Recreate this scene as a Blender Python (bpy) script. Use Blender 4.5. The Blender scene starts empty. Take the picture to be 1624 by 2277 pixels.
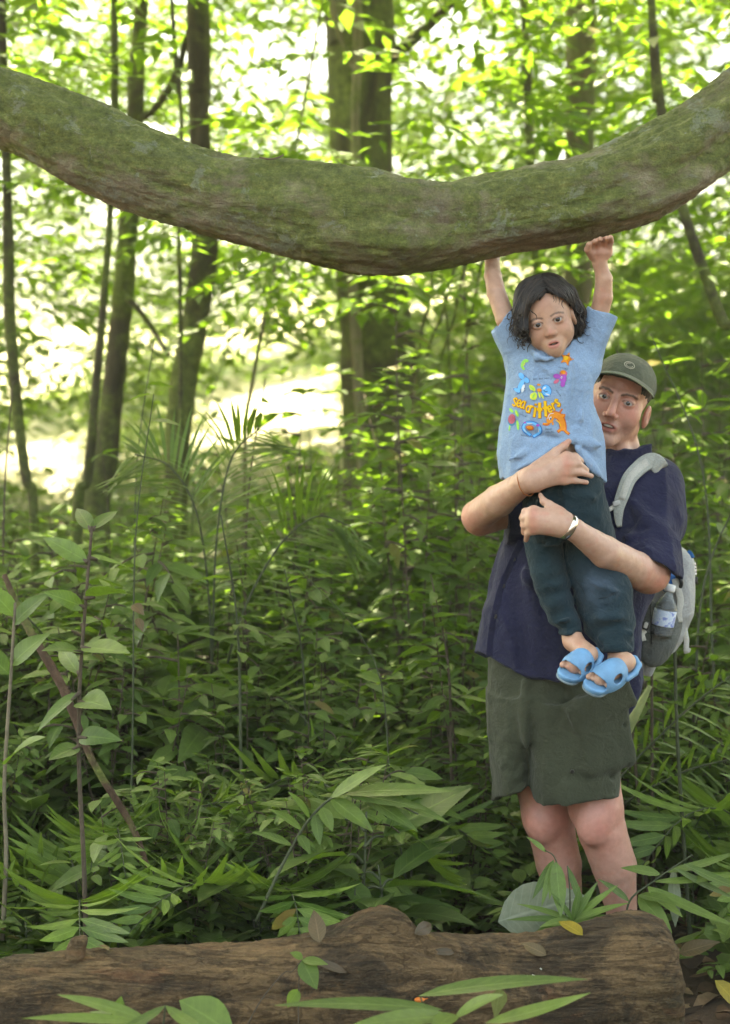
import bpy, math, random
import numpy as np
from mathutils import Vector, Matrix
from mathutils.bvhtree import BVHTree

sc = bpy.context.scene
COL = sc.collection
RD = math.radians
rng = np.random.default_rng(7)
random.seed(7)

# ---------------------------------------------------------------- camera
FPX, HZ, CX, CY, CAMZ = 4266.0, 980.0, 812.0, 1138.5, 1.55
PITCH = math.atan((CY - HZ) / FPX)
cam_d = bpy.data.cameras.new("camera")
cam = bpy.data.objects.new("camera", cam_d)
COL.objects.link(cam)
cam.location = (0, 0, CAMZ)
cam.rotation_euler = (math.pi / 2 - PITCH, 0, 0)
cam_d.sensor_fit = 'VERTICAL'
cam_d.sensor_height = 36.0
cam_d.sensor_width = 36.0
cam_d.lens = 36.0 * FPX / 2277.0
cam_d.clip_start, cam_d.clip_end = 0.1, 500.0
cam_d.dof.use_dof = True
cam_d.dof.focus_distance = 5.15
cam_d.dof.aperture_fstop = 2.7
sc.camera = cam

# ---------------------------------------------------------------- sky, sun, exposure
SUN_EL, SUN_AZ = RD(67), RD(-24)          # high sun beyond the clearing, a little to the left
world = bpy.data.worlds.new("World")
sc.world = world
world.use_nodes = True
nt = world.node_tree
sky = nt.nodes.new('ShaderNodeTexSky')
sky.sky_type = 'NISHITA'
sky.sun_disc = False
sky.sun_elevation = SUN_EL
sky.sun_rotation = SUN_AZ
sky.air_density, sky.dust_density, sky.ozone_density = 0.8, 6.0, 0.6
nt.links.new(sky.outputs[0], nt.nodes['Background'].inputs[0])
nt.nodes['Background'].inputs[1].default_value = 0.15
sun_d = bpy.data.lights.new("sun", 'SUN')
sun = bpy.data.objects.new("sun", sun_d)
COL.objects.link(sun)
sun_d.energy = 5.0
sun_d.angle = RD(0.5)
sun_d.color = (1.0, 0.96, 0.88)
sdir = Vector((math.sin(SUN_AZ) * math.cos(SUN_EL), math.cos(SUN_AZ) * math.cos(SUN_EL), math.sin(SUN_EL)))
sun.rotation_euler = sdir.to_track_quat('Z', 'Y').to_euler()
sun.location = sdir * 60
sc.view_settings.view_transform = 'Standard'
sc.view_settings.look = 'None'
sc.view_settings.gamma = 1.0
sc.view_settings.exposure = 3.12
sc.view_settings.use_white_balance = True        # the camera was balanced for shade
sc.view_settings.white_balance_temperature = 8600
sc.view_settings.white_balance_tint = 0
sc.render.engine = 'CYCLES'
cy = sc.cycles
cy.use_denoising = True
cy.max_bounces = 8
cy.diffuse_bounces = 4
cy.glossy_bounces = 2
cy.transmission_bounces = 6
cy.transparent_max_bounces = 8
cy.sample_clamp_indirect = 6.0
cy.caustics_reflective = cy.caustics_refractive = False

# ---------------------------------------------------------------- picture measurements -> world
cp, sp = math.cos(PITCH), math.sin(PITCH)
def W(dx, dy, Y):
    """world point at depth Y seen at display pixel dx, dy of the photograph (1624 x 2277)"""
    a = (dx - CX) / FPX; b = (CY - dy) / FPX
    t = Y / (cp + b * sp)
    return np.array([a * t, Y, CAMZ + (-sp + b * cp) * t])
def PX(P):
    """display pixel of world points"""
    y = P[:, 1]; z = P[:, 2] - CAMZ
    f = y * cp - z * sp; u = y * sp + z * cp
    return CX + FPX * P[:, 0] / f, CY - FPX * u / f
class Zoom:
    def __init__(s, ox, oy, k): s.ox, s.oy, s.k = ox, oy, k
    def __call__(s, x, y, Y): return W(s.ox + s.k * x, s.oy + s.k * y, Y)
    def r(s, r, Y=5.3): return r * s.k * Y / FPX
    def inv(s, P):
        x, y = PX(P); return (x - s.ox) / s.k, (y - s.oy) / s.k
DD = Zoom(0, 0, 1)
Z1 = Zoom(1016.9, 500.9, .37384)
Z2 = Zoom(1016.9, 948.6, .37384)
Z3 = Zoom(1016.9, 1517.8, .37384)
ZS = Zoom(1108.0, 774.1, .1215)
ZC = Zoom(1123.2, 599.5, .1215)
ZM = Zoom(1290.1, 781.7, .1215)
ZH = Zoom(1138.4, 971.4, .1402)
ZB = Zoom(1381.2, 1183.9, .14954)

# ---------------------------------------------------------------- object helpers
def tag(o, label=None, cat=None, group=None, kind=None):
    if label: o['label'] = label
    if cat: o['category'] = cat
    if group: o['group'] = group
    if kind: o['kind'] = kind
    return o
def empty(name, loc=(0, 0, 0), label=None, cat=None, group=None):
    o = bpy.data.objects.new(name, None); COL.objects.link(o)
    o.location = loc; o.empty_display_size = .1
    return tag(o, label, cat, group)
def mesh_np(name, V, F, mats=(), parent=None, smooth=True, col=None, midx=None, world=True):
    """V (n,3); F list of faces or an (m,4)/(m,3) array. Linked as one mesh object; V in world space unless world=False."""
    V = np.asarray(V, dtype=np.float64)
    if V.shape[1] == 5:                                   # leaves carry where along and across the blade a point lies
        col = np.stack([V[:, 3], V[:, 4] * .5 + .5, V[:, 3] * 0], 1); V = V[:, :3]
    if parent is not None and world: V = V - worg(parent)
    V = V.astype(np.float32)
    me = bpy.data.meshes.new(name)
    if isinstance(F, np.ndarray):
        n, k = F.shape
        me.vertices.add(len(V)); me.vertices.foreach_set('co', V.ravel())
        me.loops.add(n * k); me.loops.foreach_set('vertex_index', F.ravel().astype(np.int32))
        me.polygons.add(n)
        me.polygons.foreach_set('loop_start', np.arange(0, n * k, k, dtype=np.int32))
    else:
        me.from_pydata(V.tolist(), [], [list(map(int, f)) for f in F])
    me.update(calc_edges=True)
    if smooth: me.polygons.foreach_set('use_smooth', np.ones(len(me.polygons), dtype=bool))
    if midx is not None: me.polygons.foreach_set('material_index', np.asarray(midx, dtype=np.int32))
    if col is not None:
        a = me.color_attributes.new('Col', 'FLOAT_COLOR', 'POINT')
        c = np.ones((len(V), 4), dtype=np.float32); c[:, :3] = col
        a.data.foreach_set('color', c.ravel())
    for m in (mats if isinstance(mats, (list, tuple)) else [mats]): me.materials.append(m)
    me.validate()
    o = bpy.data.objects.new(name, me); COL.objects.link(o)
    if parent is not None:
        o.parent = parent; ALLCH.setdefault(parent.name, []).append(o)
    return o
def worg(o):
    """world origin of an unrotated chain of parents"""
    v = np.zeros(3)
    while o is not None: v = v + np.array(o.location); o = o.parent
    return v
def copy_tree(o, parent=None):
    c = o.copy(); COL.objects.link(c)
    if parent is not None: c.parent = parent
    for ch in [x for x in ALLCH.get(o.name, [])]: copy_tree(ch, c)
    return c
ALLCH = {}
def joinm(parts):
    Vs, Fs, n = [], [], 0
    for V, F in parts:
        V = np.asarray(V, dtype=np.float64); Vs.append(V)
        Fs += [[int(i) + n for i in f] for f in F]; n += len(V)
    return np.concatenate(Vs), Fs
def unit(v): v = np.asarray(v, float); return v / (np.linalg.norm(v) + 1e-12)
def spline(pts, n):
    """Catmull-Rom through rows of pts"""
    P = np.asarray(pts, float); m = len(P)
    if m == 2: t = np.linspace(0, 1, n)[:, None]; return P[0] * (1 - t) + P[1] * t
    Q = np.vstack([2 * P[0] - P[1], P, 2 * P[-1] - P[-2]])
    u = np.linspace(0, m - 1 - 1e-9, n); i = u.astype(int); t = (u - i)[:, None]
    a, b, c, d = Q[i], Q[i + 1], Q[i + 2], Q[i + 3]
    return .5 * (2 * b + (c - a) * t + (2 * a - 5 * b + 4 * c - d) * t * t + (3 * b - a - 3 * c + d) * t ** 3)
def tube(path, rad, seg=8, cap=True, flat=None, up=None):
    """tube along path rows; rad scalar or per-row; flat=(w,t) makes a strap with width along side vector"""
    P = np.asarray(path, float); n = len(P); r = np.broadcast_to(np.asarray(rad, float), (n,))
    T = np.gradient(P, axis=0); T /= np.linalg.norm(T, axis=1)[:, None] + 1e-12
    V = []
    ref = np.asarray(up, float) if up is not None else (np.array([0, 0, 1.]) if abs(T[0, 2]) < .9 else np.array([1., 0, 0]))
    s = unit(np.cross(T[0], ref))
    for i in range(n):
        if up is not None: s = unit(np.cross(T[i], ref))
        else: s = unit(s - T[i] * np.dot(s, T[i]))
        b = np.cross(s, T[i])
        a = np.linspace(0, 2 * np.pi, seg, endpoint=False)
        if flat:
            ca, sa = np.cos(a), np.sin(a)
            ca = np.sign(ca) * np.abs(ca) ** .4; sa = np.sign(sa) * np.abs(sa) ** .4
            V.append(P[i] + flat[0] * r[i] * ca[:, None] * s + flat[1] * sa[:, None] * b)
        else:
            V.append(P[i] + r[i] * (np.cos(a)[:, None] * s + np.sin(a)[:, None] * b))
    V = np.concatenate(V); F = []
    for i in range(n - 1):
        for j in range(seg):
            k = (j + 1) % seg
            F.append((i * seg + j, i * seg + k, (i + 1) * seg + k, (i + 1) * seg + j))
    if cap:
        F.append(tuple(range(seg - 1, -1, -1))); F.append(tuple(range((n - 1) * seg, n * seg)))
    return V, F
def boxm(c, size, Rm=None, bev=.15):
    """box with chamfered edges, as a superellipsoid-like rounded block"""
    n = 6; u = np.linspace(-1, 1, n)
    V, F, base = [], [], 0
    for ax in range(3):
        for sg in (-1, 1):
            A, B = np.meshgrid(u, u, indexing='ij')
            P = np.zeros((n, n, 3)); P[..., ax] = sg; P[..., (ax + 1) % 3] = A; P[..., (ax + 2) % 3] = B * sg
            P = P.reshape(-1, 3)
            V.append(P)
            for i in range(n - 1):
                for j in range(n - 1):
                    a = base + i * n + j
                    F.append((a, a + n, a + n + 1, a + 1))
            base += n * n
    V = np.concatenate(V)
    core = np.clip(V, -(1 - bev), 1 - bev); d = V - core
    L = np.linalg.norm(d, axis=1)[:, None]; V = core + np.where(L > 1e-9, d / np.maximum(L, 1e-9) * bev, 0)
    V = V * (np.asarray(size, float) / 2)
    if Rm is not None: V = V @ np.asarray(Rm).T
    return V + np.asarray(c, float), F
def lathe(prof, c, axis=(0, 0, 1), seg=20):
    """prof rows (r, h) revolved round axis through c"""
    ax = unit(axis); s = unit(np.cross(ax, (0, 1, 0) if abs(ax[1]) < .9 else (1, 0, 0))); b = np.cross(ax, s)
    a = np.linspace(0, 2 * np.pi, seg, endpoint=False)
    V = np.concatenate([np.asarray(c) + ax * h + r * (np.cos(a)[:, None] * s + np.sin(a)[:, None] * b) for r, h in prof])
    F = []
    for i in range(len(prof) - 1):
        for j in range(seg):
            k = (j + 1) % seg
            F.append((i * seg + j, i * seg + k, (i + 1) * seg + k, (i + 1) * seg + j))
    F.append(tuple(range(seg - 1, -1, -1))); F.append(tuple(range((len(prof) - 1) * seg, len(prof) * seg)))
    return V, F

# ---------------------------------------------------------------- materials
def lin(h):
    h = h.lstrip('#'); c = [int(h[i:i + 2], 16) / 255 for i in (0, 2, 4)]
    return tuple(x / 12.92 if x <= .04045 else ((x + .055) / 1.055) ** 2.4 for x in c)
class NT:
    def __init__(s, name):
        s.m = bpy.data.materials.new(name); s.m.use_nodes = True
        s.t = s.m.node_tree; s.b = s.t.nodes['Principled BSDF']; s.out = s.t.nodes['Material Output']
    def n(s, typ, **kw):
        x = s.t.nodes.new(typ)
        for k, v in kw.items():
            if k.startswith('_'): setattr(x, k[1:], v)
            else:
                try: x.inputs[k.replace('__', ' ')].default_value = v
                except Exception: x.inputs[int(k[1:])].default_value = v
        return x
    def l(s, a, b): s.t.links.new(a, b)
    def noise(s, scale, detail=4, rough=.55, vec=None, dist=0):
        x = s.n('ShaderNodeTexNoise', Scale=scale, Detail=detail, Roughness=rough, Distortion=dist)
        if vec is not None: s.l(vec, x.inputs['Vector'])
        return x.outputs['Fac']
    def coord(s, which='Object', scale=None):
        c = s.n('ShaderNodeTexCoord').outputs[which]
        if scale is not None:
            mp = s.n('ShaderNodeMapping'); mp.inputs['Scale'].default_value = scale; s.l(c, mp.inputs['Vector']); c = mp.outputs[0]
        return c
    def ramp(s, fac, stops):
        r = s.n('ShaderNodeValToRGB'); el = r.color_ramp.elements
        while len(el) < len(stops): el.new(.5)
        for e, (p, c) in zip(el, stops):
            e.position = p; e.color = (*c, 1) if len(c) == 3 else c
        s.l(fac, r.inputs[0]); return r.outputs['Color']
    def mix(s, fac, a, b, mode='MIX'):
        x = s.n('ShaderNodeMix', _data_type='RGBA', _blend_type=mode)
        for sock, v in ((x.inputs[0], fac), (x.inputs[6], a), (x.inputs[7], b)):
            if isinstance(v, (int, float)): sock.default_value = v
            elif isinstance(v, tuple): sock.default_value = (*v, 1) if len(v) == 3 else v
            else: s.l(v, sock)
        return x.outputs[2]
    def math(s, op, a, b=None):
        x = s.n('ShaderNodeMath', _operation=op)
        for i, v in enumerate((a, b)):
            if v is None: continue
            if isinstance(v, (int, float)): x.inputs[i].default_value = v
            else: s.l(v, x.inputs[i])
        return x.outputs[0]
    def bump(s, h, strength=.3, dist=.01):
        b = s.n('ShaderNodeBump', Strength=strength, Distance=dist); s.l(h, b.inputs['Height']); s.l(b.outputs[0], s.b.inputs['Normal'])
    def set(s, **kw):
        for k, v in kw.items():
            k = k.replace('__', ' ')
            if isinstance(v, tuple) and len(v) == 3 and k != 'Subsurface Radius': v = (*v, 1)
            if hasattr(v, 'node'): s.l(v, s.b.inputs[k])
            else: s.b.inputs[k].default_value = v
        return s

def fabric(name, c, scale=900, var=.25, rough=.9, useCol=False, bump=.25):
    t = NT(name); v = t.coord('Object')
    base = t.n('ShaderNodeVertexColor', _layer_name='Col').outputs[0] if useCol else c
    big = t.noise(9, 4, .6, v)
    cc = t.mix(1.0, base, t.ramp(big, [(.25, (1 - var,) * 3), (.75, (1 + var * .6,) * 3)]), 'MULTIPLY')
    weave = t.noise(scale, 1, .5, v); slub = t.noise(230, 2, .6, v)
    cc = t.mix(.6, cc, t.ramp(weave, [(.3, (.75,) * 3), (.7, (1.2,) * 3)]), 'MULTIPLY')
    cc = t.mix(.5, cc, t.ramp(slub, [(.3, (.8,) * 3), (.7, (1.18,) * 3)]), 'MULTIPLY')
    t.set(Base__Color=cc, Roughness=rough)
    t.b.inputs['Specular IOR Level'].default_value = .15
    t.b.inputs['Sheen Weight'].default_value = .08
    crump = t.math('ADD', t.noise(16, 5, .58, v, 1.2), t.math('MULTIPLY', t.noise(48, 4, .6, v, .8), .45))
    t.bump(t.math('ADD', crump, t.math('MULTIPLY', slub, .10)), bump * 2.2, .014)
    return t.m
def skin(name):
    t = NT(name); v = t.coord('Object')
    c = t.n('ShaderNodeVertexColor', _layer_name='Col').outputs[0]
    m1 = t.noise(45, 5, .65, v)
    cc = t.mix(1.0, c, t.ramp(m1, [(.3, (.88, .82, .8)), (.7, (1.08, 1.06, 1.05))]), 'MULTIPLY')
    t.set(Base__Color=cc, Roughness=t.ramp(t.noise(150, 2, .5, v), [(.3, (.38,) * 3), (.7, (.55,) * 3)]))
    t.b.inputs['Subsurface Weight'].default_value = .12
    t.b.inputs['Subsurface Radius'].default_value = (1, .35, .2)
    t.b.inputs['Subsurface Scale'].default_value = .008
    t.b.inputs['Specular IOR Level'].default_value = .45
    t.bump(t.noise(500, 3, .6, v), .12, .002)
    return t.m
def plain(name, c, rough=.5, metal=0., var=.12, scale=40, spec=.4):
    t = NT(name); v = t.coord('Object')
    t.set(Base__Color=t.mix(1.0, c, t.ramp(t.noise(scale, 4, .6, v), [(.3, (1 - var,) * 3), (.7, (1 + var,) * 3)]), 'MULTIPLY'), Roughness=rough, Metallic=metal)
    t.b.inputs['Specular IOR Level'].default_value = spec
    return t.m
def colmat(name, rough=.6, spec=.3):
    t = NT(name); c = t.n('ShaderNodeVertexColor', _layer_name='Col').outputs[0]
    t.set(Base__Color=c, Roughness=rough); t.b.inputs['Specular IOR Level'].default_value = spec
    return t.m

# ---------------------------------------------------------------- implicit solids -> one continuous mesh
def rot_xyz(rx=0, ry=0, rz=0):
    return np.array(Matrix.Rotation(rz, 3, 'Z') @ Matrix.Rotation(ry, 3, 'Y') @ Matrix.Rotation(rx, 3, 'X'))
class RC:
    def __init__(s, a, b, ra, rb=None):
        s.a, s.b = np.asarray(a, float), np.asarray(b, float); s.ra = ra; s.rb = ra if rb is None else rb
        r = max(s.ra, s.rb); s.lo = np.minimum(s.a, s.b) - r; s.hi = np.maximum(s.a, s.b) + r
    def __call__(s, P):
        ba = s.b - s.a; pa = P - s.a
        h = np.clip(pa @ ba / (ba @ ba + 1e-12), 0, 1)
        return np.linalg.norm(pa - h[:, None] * ba, axis=1) - (s.ra + (s.rb - s.ra) * h)
class EL:
    def __init__(s, c, r, Rm=None):
        s.c = np.asarray(c, float); s.r = np.asarray(r, float); s.R = None if Rm is None else np.asarray(Rm)
        m = s.r.max(); s.lo, s.hi = s.c - m, s.c + m
    def __call__(s, P):
        q = P - s.c
        if s.R is not None: q = q @ s.R
        k0 = np.linalg.norm(q / s.r, axis=1); k1 = np.linalg.norm(q / s.r ** 2, axis=1)
        return k0 * (k0 - 1) / (k1 + 1e-9)
class BX:
    def __init__(s, c, half, rd, Rm=None):
        s.c = np.asarray(c, float); s.h = np.asarray(half, float) - rd; s.rd = rd; s.R = np.eye(3) if Rm is None else np.asarray(Rm)
        m = np.linalg.norm(half); s.lo, s.hi = s.c - m, s.c + m
    def __call__(s, P):
        q = np.abs((P - s.c) @ s.R) - s.h
        return np.linalg.norm(np.maximum(q, 0), axis=1) + np.minimum(q.max(1), 0) - s.rd
class STACK:
    """levels rows: z, cx, cy, a, b  (elliptic slices at height z, half widths a along x and b along y)"""
    def __init__(s, levels, p=2.3, yaw=0.):
        L = np.asarray(sorted(levels, key=lambda r: r[0]), float)
        s.z0, s.z1 = L[0, 0], L[-1, 0]
        zz = np.linspace(s.z0, s.z1, 160)
        s.zz = zz; s.T = [np.interp(zz, L[:, 0], L[:, i]) for i in range(1, 5)]
        k = np.ones(9) / 9
        s.T = [np.convolve(np.pad(t, 4, mode='edge'), k, mode='valid') for t in s.T]
        s.p = p; s.yaw = yaw
        w = max(L[:, 3].max(), L[:, 4].max())
        s.lo = np.array([L[:, 1].min() - w, L[:, 2].min() - w, s.z0]); s.hi = np.array([L[:, 1].max() + w, L[:, 2].max() + w, s.z1])
    def __call__(s, P):
        cx, cyy, a, b = [np.interp(P[:, 2], s.zz, t) for t in s.T]
        dx, dy = P[:, 0] - cx, P[:, 1] - cyy
        if s.yaw:
            c, n = math.cos(s.yaw), math.sin(s.yaw); dx, dy = dx * c + dy * n, -dx * n + dy * c
        q = (np.abs(dx / a) ** s.p + np.abs(dy / b) ** s.p) ** (1 / s.p)
        d = (q - 1) * np.minimum(a, b)
        return np.maximum(d, np.maximum(P[:, 2] - s.z1, s.z0 - P[:, 2]))
def stack_px(zm, rows, **kw):
    """rows (zy, L, R, Y, halfdepth) measured in a zoom picture"""
    out = []
    for zy, L, R_, Y, b in rows:
        c = zm((L + R_) / 2, zy, Y); out.append((c[2], c[0], Y, zm.r((R_ - L) / 2, Y), b))
    return STACK(out, **kw)
class FN:
    def __init__(s, f): s.f = f; s.lo = np.full(3, 1e9); s.hi = -s.lo
    def __call__(s, P): return s.f(P)
def chain(pts, k=None):
    """pts rows (point, r) -> list of RC"""
    return [RC(pts[i][0], pts[i + 1][0], pts[i][1], pts[i + 1][1]) for i in range(len(pts) - 1)]
def smin(a, b, k):
    if k <= 0: return np.minimum(a, b)
    h = np.maximum(k - np.abs(a - b), 0) / k
    return np.minimum(a, b) - h * h * k * .25
def smax(a, b, k): return -smin(-a, -b, k)
def apply_op(cur, op, d):
    if op[0] == 'u': return smin(cur, d, op[2])
    if op[0] == 's': return smax(cur, -d, op[2])
    return smax(cur, d, op[2])
def sdf_eval(ops, P):
    v = np.full(len(P), 1.0)
    for op in ops: v = apply_op(v, op, op[1](P))
    return v
def sdf_mesh(ops, h, disp=None, margin=.012, smooth=1, bounds=None):
    if bounds is None:
        us = [o[1] for o in ops if o[0] == 'u' and o[1].lo[0] < 1e8]
        lo = np.min([u.lo for u in us], axis=0) - .02; hi = np.max([u.hi for u in us], axis=0) + .02
    else: lo, hi = map(lambda q: np.asarray(q, float), bounds)
    B = 8; nb = np.ceil((hi - lo) / (h * B)).astype(int) + 1
    g = np.stack(np.meshgrid(*[np.arange(n) for n in nb], indexing='ij'), -1).reshape(-1, 3)
    cen = lo + (g * B + B / 2) * h
    rad = h * B * .87
    D = sdf_eval(ops, cen)
    act = np.nonzero(np.abs(D) < rad * 1.15 + margin)[0]
    off = np.stack(np.meshgrid(*[np.arange(B)] * 3, indexing='ij'), -1).reshape(-1, 3)
    P = (lo + (g[act][:, None, :] * B + off[None]) * h)              # (nA, 512, 3)
    val = np.full(P.shape[:2], 1.0); best = np.full(len(act), 1.0)
    cA = cen[act]
    for op in ops:
        dc = op[1](cA)
        if op[0] == 'u': sel = np.nonzero(dc < best + 2 * rad + op[2] + .004)[0]; best = np.minimum(best, np.maximum(dc, -1))
        elif op[0] == 's': sel = np.nonzero(dc < rad + op[2] + .02)[0]
        else: sel = np.arange(len(act))
        for i in range(0, len(sel), 4000):
            q = sel[i:i + 4000]
            d = op[1](P[q].reshape(-1, 3)).reshape(len(q), -1)
            val[q] = apply_op(val[q], op, d)
    if disp is not None:
        for i in range(0, len(act), 4000): val[i:i + 4000] += disp(P[i:i + 4000].reshape(-1, 3)).reshape(-1, 512)
    N = nb * B
    vol = np.empty(tuple(N), np.float32)
    vb = vol.reshape(nb[0], B, nb[1], B, nb[2], B)
    sg = np.where(D < 0, -1., 1.).astype(np.float32).reshape(tuple(nb))
    vb[:] = sg[:, None, :, None, :, None]
    ga = g[act]
    vb[ga[:, 0], :, ga[:, 1], :, ga[:, 2], :] = val.reshape(-1, B, B, B)
    return surface_nets(vol, lo, h, smooth)
def surface_nets(vol, lo, h, smooth=1):
    s = vol < 0
    c = [s[i:s.shape[0] - 1 + i, j:s.shape[1] - 1 + j, k:s.shape[2] - 1 + k] for i in (0, 1) for j in (0, 1) for k in (0, 1)]
    anyv = c[0].copy(); allv = c[0].copy()
    for x in c[1:]: anyv |= x; allv &= x
    idx = np.argwhere(anyv & ~allv)
    cor = np.array([(i, j, k) for i in (0, 1) for j in (0, 1) for k in (0, 1)])
    vals = np.stack([vol[idx[:, 0] + a, idx[:, 1] + b, idx[:, 2] + e] for a, b, e in cor], 1)
    acc = np.zeros((len(idx), 3)); cnt = np.zeros(len(idx))
    for a in range(8):
        for b in range(a + 1, 8):
            if np.abs(cor[a] - cor[b]).sum() != 1: continue
            m = (vals[:, a] < 0) != (vals[:, b] < 0)
            t = vals[m, a] / (vals[m, a] - vals[m, b])
            acc[m] += cor[a] + t[:, None] * (cor[b] - cor[a]); cnt[m] += 1
    V = lo + (idx + acc / cnt[:, None]) * h
    imap = np.full(anyv.shape, -1, np.int32)
    imap[idx[:, 0], idx[:, 1], idx[:, 2]] = np.arange(len(idx))
    F = []
    for ax in range(3):
        sl0 = [slice(None)] * 3; sl1 = [slice(None)] * 3; sl0[ax] = slice(0, -1); sl1[ax] = slice(1, None)
        e = np.argwhere(s[tuple(sl0)] != s[tuple(sl1)])
        u, v = (ax + 1) % 3, (ax + 2) % 3
        e = e[(e[:, u] > 0) & (e[:, v] > 0) & (e[:, u] < s.shape[u] - 1) & (e[:, v] < s.shape[v] - 1)]
        def cell(du, dv):
            q = e.copy(); q[:, u] -= du; q[:, v] -= dv
            return imap[q[:, 0], q[:, 1], q[:, 2]]
        Q = np.stack([cell(0, 0), cell(1, 0), cell(1, 1), cell(0, 1)], 1)
        neg = ~s[e[:, 0], e[:, 1], e[:, 2]]
        Q[~neg] = Q[~neg][:, ::-1]
        F.append(Q[:, ::-1])
    F = np.concatenate(F); F = F[(F >= 0).all(1)]
    for _ in range(smooth):
        A = np.zeros_like(V); n = np.zeros(len(V))
        for a, b in ((0, 1), (1, 2), (2, 3), (3, 0)):
            for i, j in ((a, b), (b, a)):
                np.add.at(A, F[:, i], V[F[:, j]]) if False else None
                for d in range(3): A[:, d] += np.bincount(F[:, i], V[F[:, j], d], len(V))
                n += np.bincount(F[:, i], minlength=len(V))
        V = V * .5 + .5 * A / np.maximum(n, 1)[:, None]
    return V, F
def hash3(i, j, k):
    n = (i * 374761393 + j * 668265263 + k * 2147483647 % 1000003 + k * 974711) & 0x7fffffff
    n = ((n ^ (n >> 13)) * 1274126177) & 0x7fffffff
    return ((n ^ (n >> 16)) & 0xffff) / 65535.0
def vnoise(P):
    P = np.asarray(P, float); I = np.floor(P).astype(np.int64); f = P - I; f = f * f * (3 - 2 * f)
    r = 0
    for a in (0, 1):
        for b in (0, 1):
            for c in (0, 1):
                w = (f[:, 0] if a else 1 - f[:, 0]) * (f[:, 1] if b else 1 - f[:, 1]) * (f[:, 2] if c else 1 - f[:, 2])
                r = r + w * hash3(I[:, 0] + a, I[:, 1] + b, I[:, 2] + c)
    return r * 2 - 1
def fbm(P, o=3):
    v = 0; a = 1
    for _ in range(o): v = v + a * vnoise(P); P = P * 2.03 + 11.3; a *= .5
    return v
def ridged(P):
    return np.maximum(1 - 2.2 * np.abs(vnoise(P)), 0) ** 1.5
ROTJ = np.array(Matrix.Rotation(RD(35), 3, 'Y'))
def segd(P, a, b):
    ba = b - a; pa = P - a; h = np.clip(pa @ ba / (ba @ ba), 0, 1)
    return np.linalg.norm(pa - h[:, None] * ba, axis=1)
def folds(lst, gain=1.0):
    """list of (a, b, amp, width): ridges (amp>0) or creases (amp<0) pressed into cloth"""
    def f(P):
        r = np.zeros(len(P))
        for a, b, amp, w in lst: r -= gain * amp * np.exp(-(segd(P, np.asarray(a), np.asarray(b)) / w) ** 2)
        return r
    return f
def bvh_of(V, F): return BVHTree.FromPolygons([tuple(v) for v in V], [tuple(map(int, f)) for f in F])
CAMP = Vector((0, 0, CAMZ))
def onto(bvh, p, off=.002):
    d = (Vector(p) - CAMP).normalized(); h, n, i, t = bvh.ray_cast(CAMP, d)
    if h is None: return None
    if n.dot(d) > 0: n = -n
    return np.array(h + n * off), np.array(n)

# ================================================================ GROUND
def sstep(x, a, b): t = np.clip((x - a) / (b - a), 0, 1); return t * t * (3 - 2 * t)
def ground_h(x, y):
    x = np.asarray(x, float); y = np.asarray(y, float)
    P = np.stack([x, y, np.zeros_like(x)], -1).reshape(-1, 3)
    n = (.035 * fbm(P * 1.3, 3) + .012 * vnoise(P * 7)).reshape(x.shape)
    bank = sstep(y, 12.0, 17.0) * (1.15 + .21 * np.clip(x + 3.5, -4, 8)) + np.clip(y - 17, 0, 60) * .10
    return n * np.clip(y / 3 + .4, .3, 1) + bank
def gz(x, y): return float(ground_h(np.array([x]), np.array([y]))[0])
def build_ground():
    xs = np.concatenate([np.linspace(-160, -12, 16)[:-1], np.linspace(-12, 12, 241), np.linspace(12, 160, 16)[1:]])
    ys = np.concatenate([np.linspace(-60, 1, 14)[:-1], np.linspace(1, 13, 201), np.linspace(13, 40, 60)[1:], np.linspace(40, 220, 14)[1:]])
    X, Yg = np.meshgrid(xs, ys, indexing='ij')
    V = np.stack([X, Yg, ground_h(X, Yg)], -1).reshape(-1, 3)
    n, m = X.shape; i, j = np.meshgrid(np.arange(n - 1), np.arange(m - 1), indexing='ij'); a = (i * m + j).ravel()
    F = np.stack([a, a + m, a + m + 1, a + 1], 1)
    t = NT("forest_soil"); v = t.coord('Object')
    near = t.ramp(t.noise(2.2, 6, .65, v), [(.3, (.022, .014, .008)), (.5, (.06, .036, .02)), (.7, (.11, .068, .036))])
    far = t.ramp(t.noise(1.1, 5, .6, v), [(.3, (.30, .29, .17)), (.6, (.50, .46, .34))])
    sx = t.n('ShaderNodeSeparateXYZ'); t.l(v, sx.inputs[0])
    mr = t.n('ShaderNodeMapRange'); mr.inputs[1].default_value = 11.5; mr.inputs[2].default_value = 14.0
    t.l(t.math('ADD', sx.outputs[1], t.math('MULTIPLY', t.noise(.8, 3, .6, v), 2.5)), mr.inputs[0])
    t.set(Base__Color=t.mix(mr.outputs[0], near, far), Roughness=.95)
    t.bump(t.noise(25, 6, .7, v), .7, .02)
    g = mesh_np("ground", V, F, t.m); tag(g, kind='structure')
build_ground()

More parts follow.
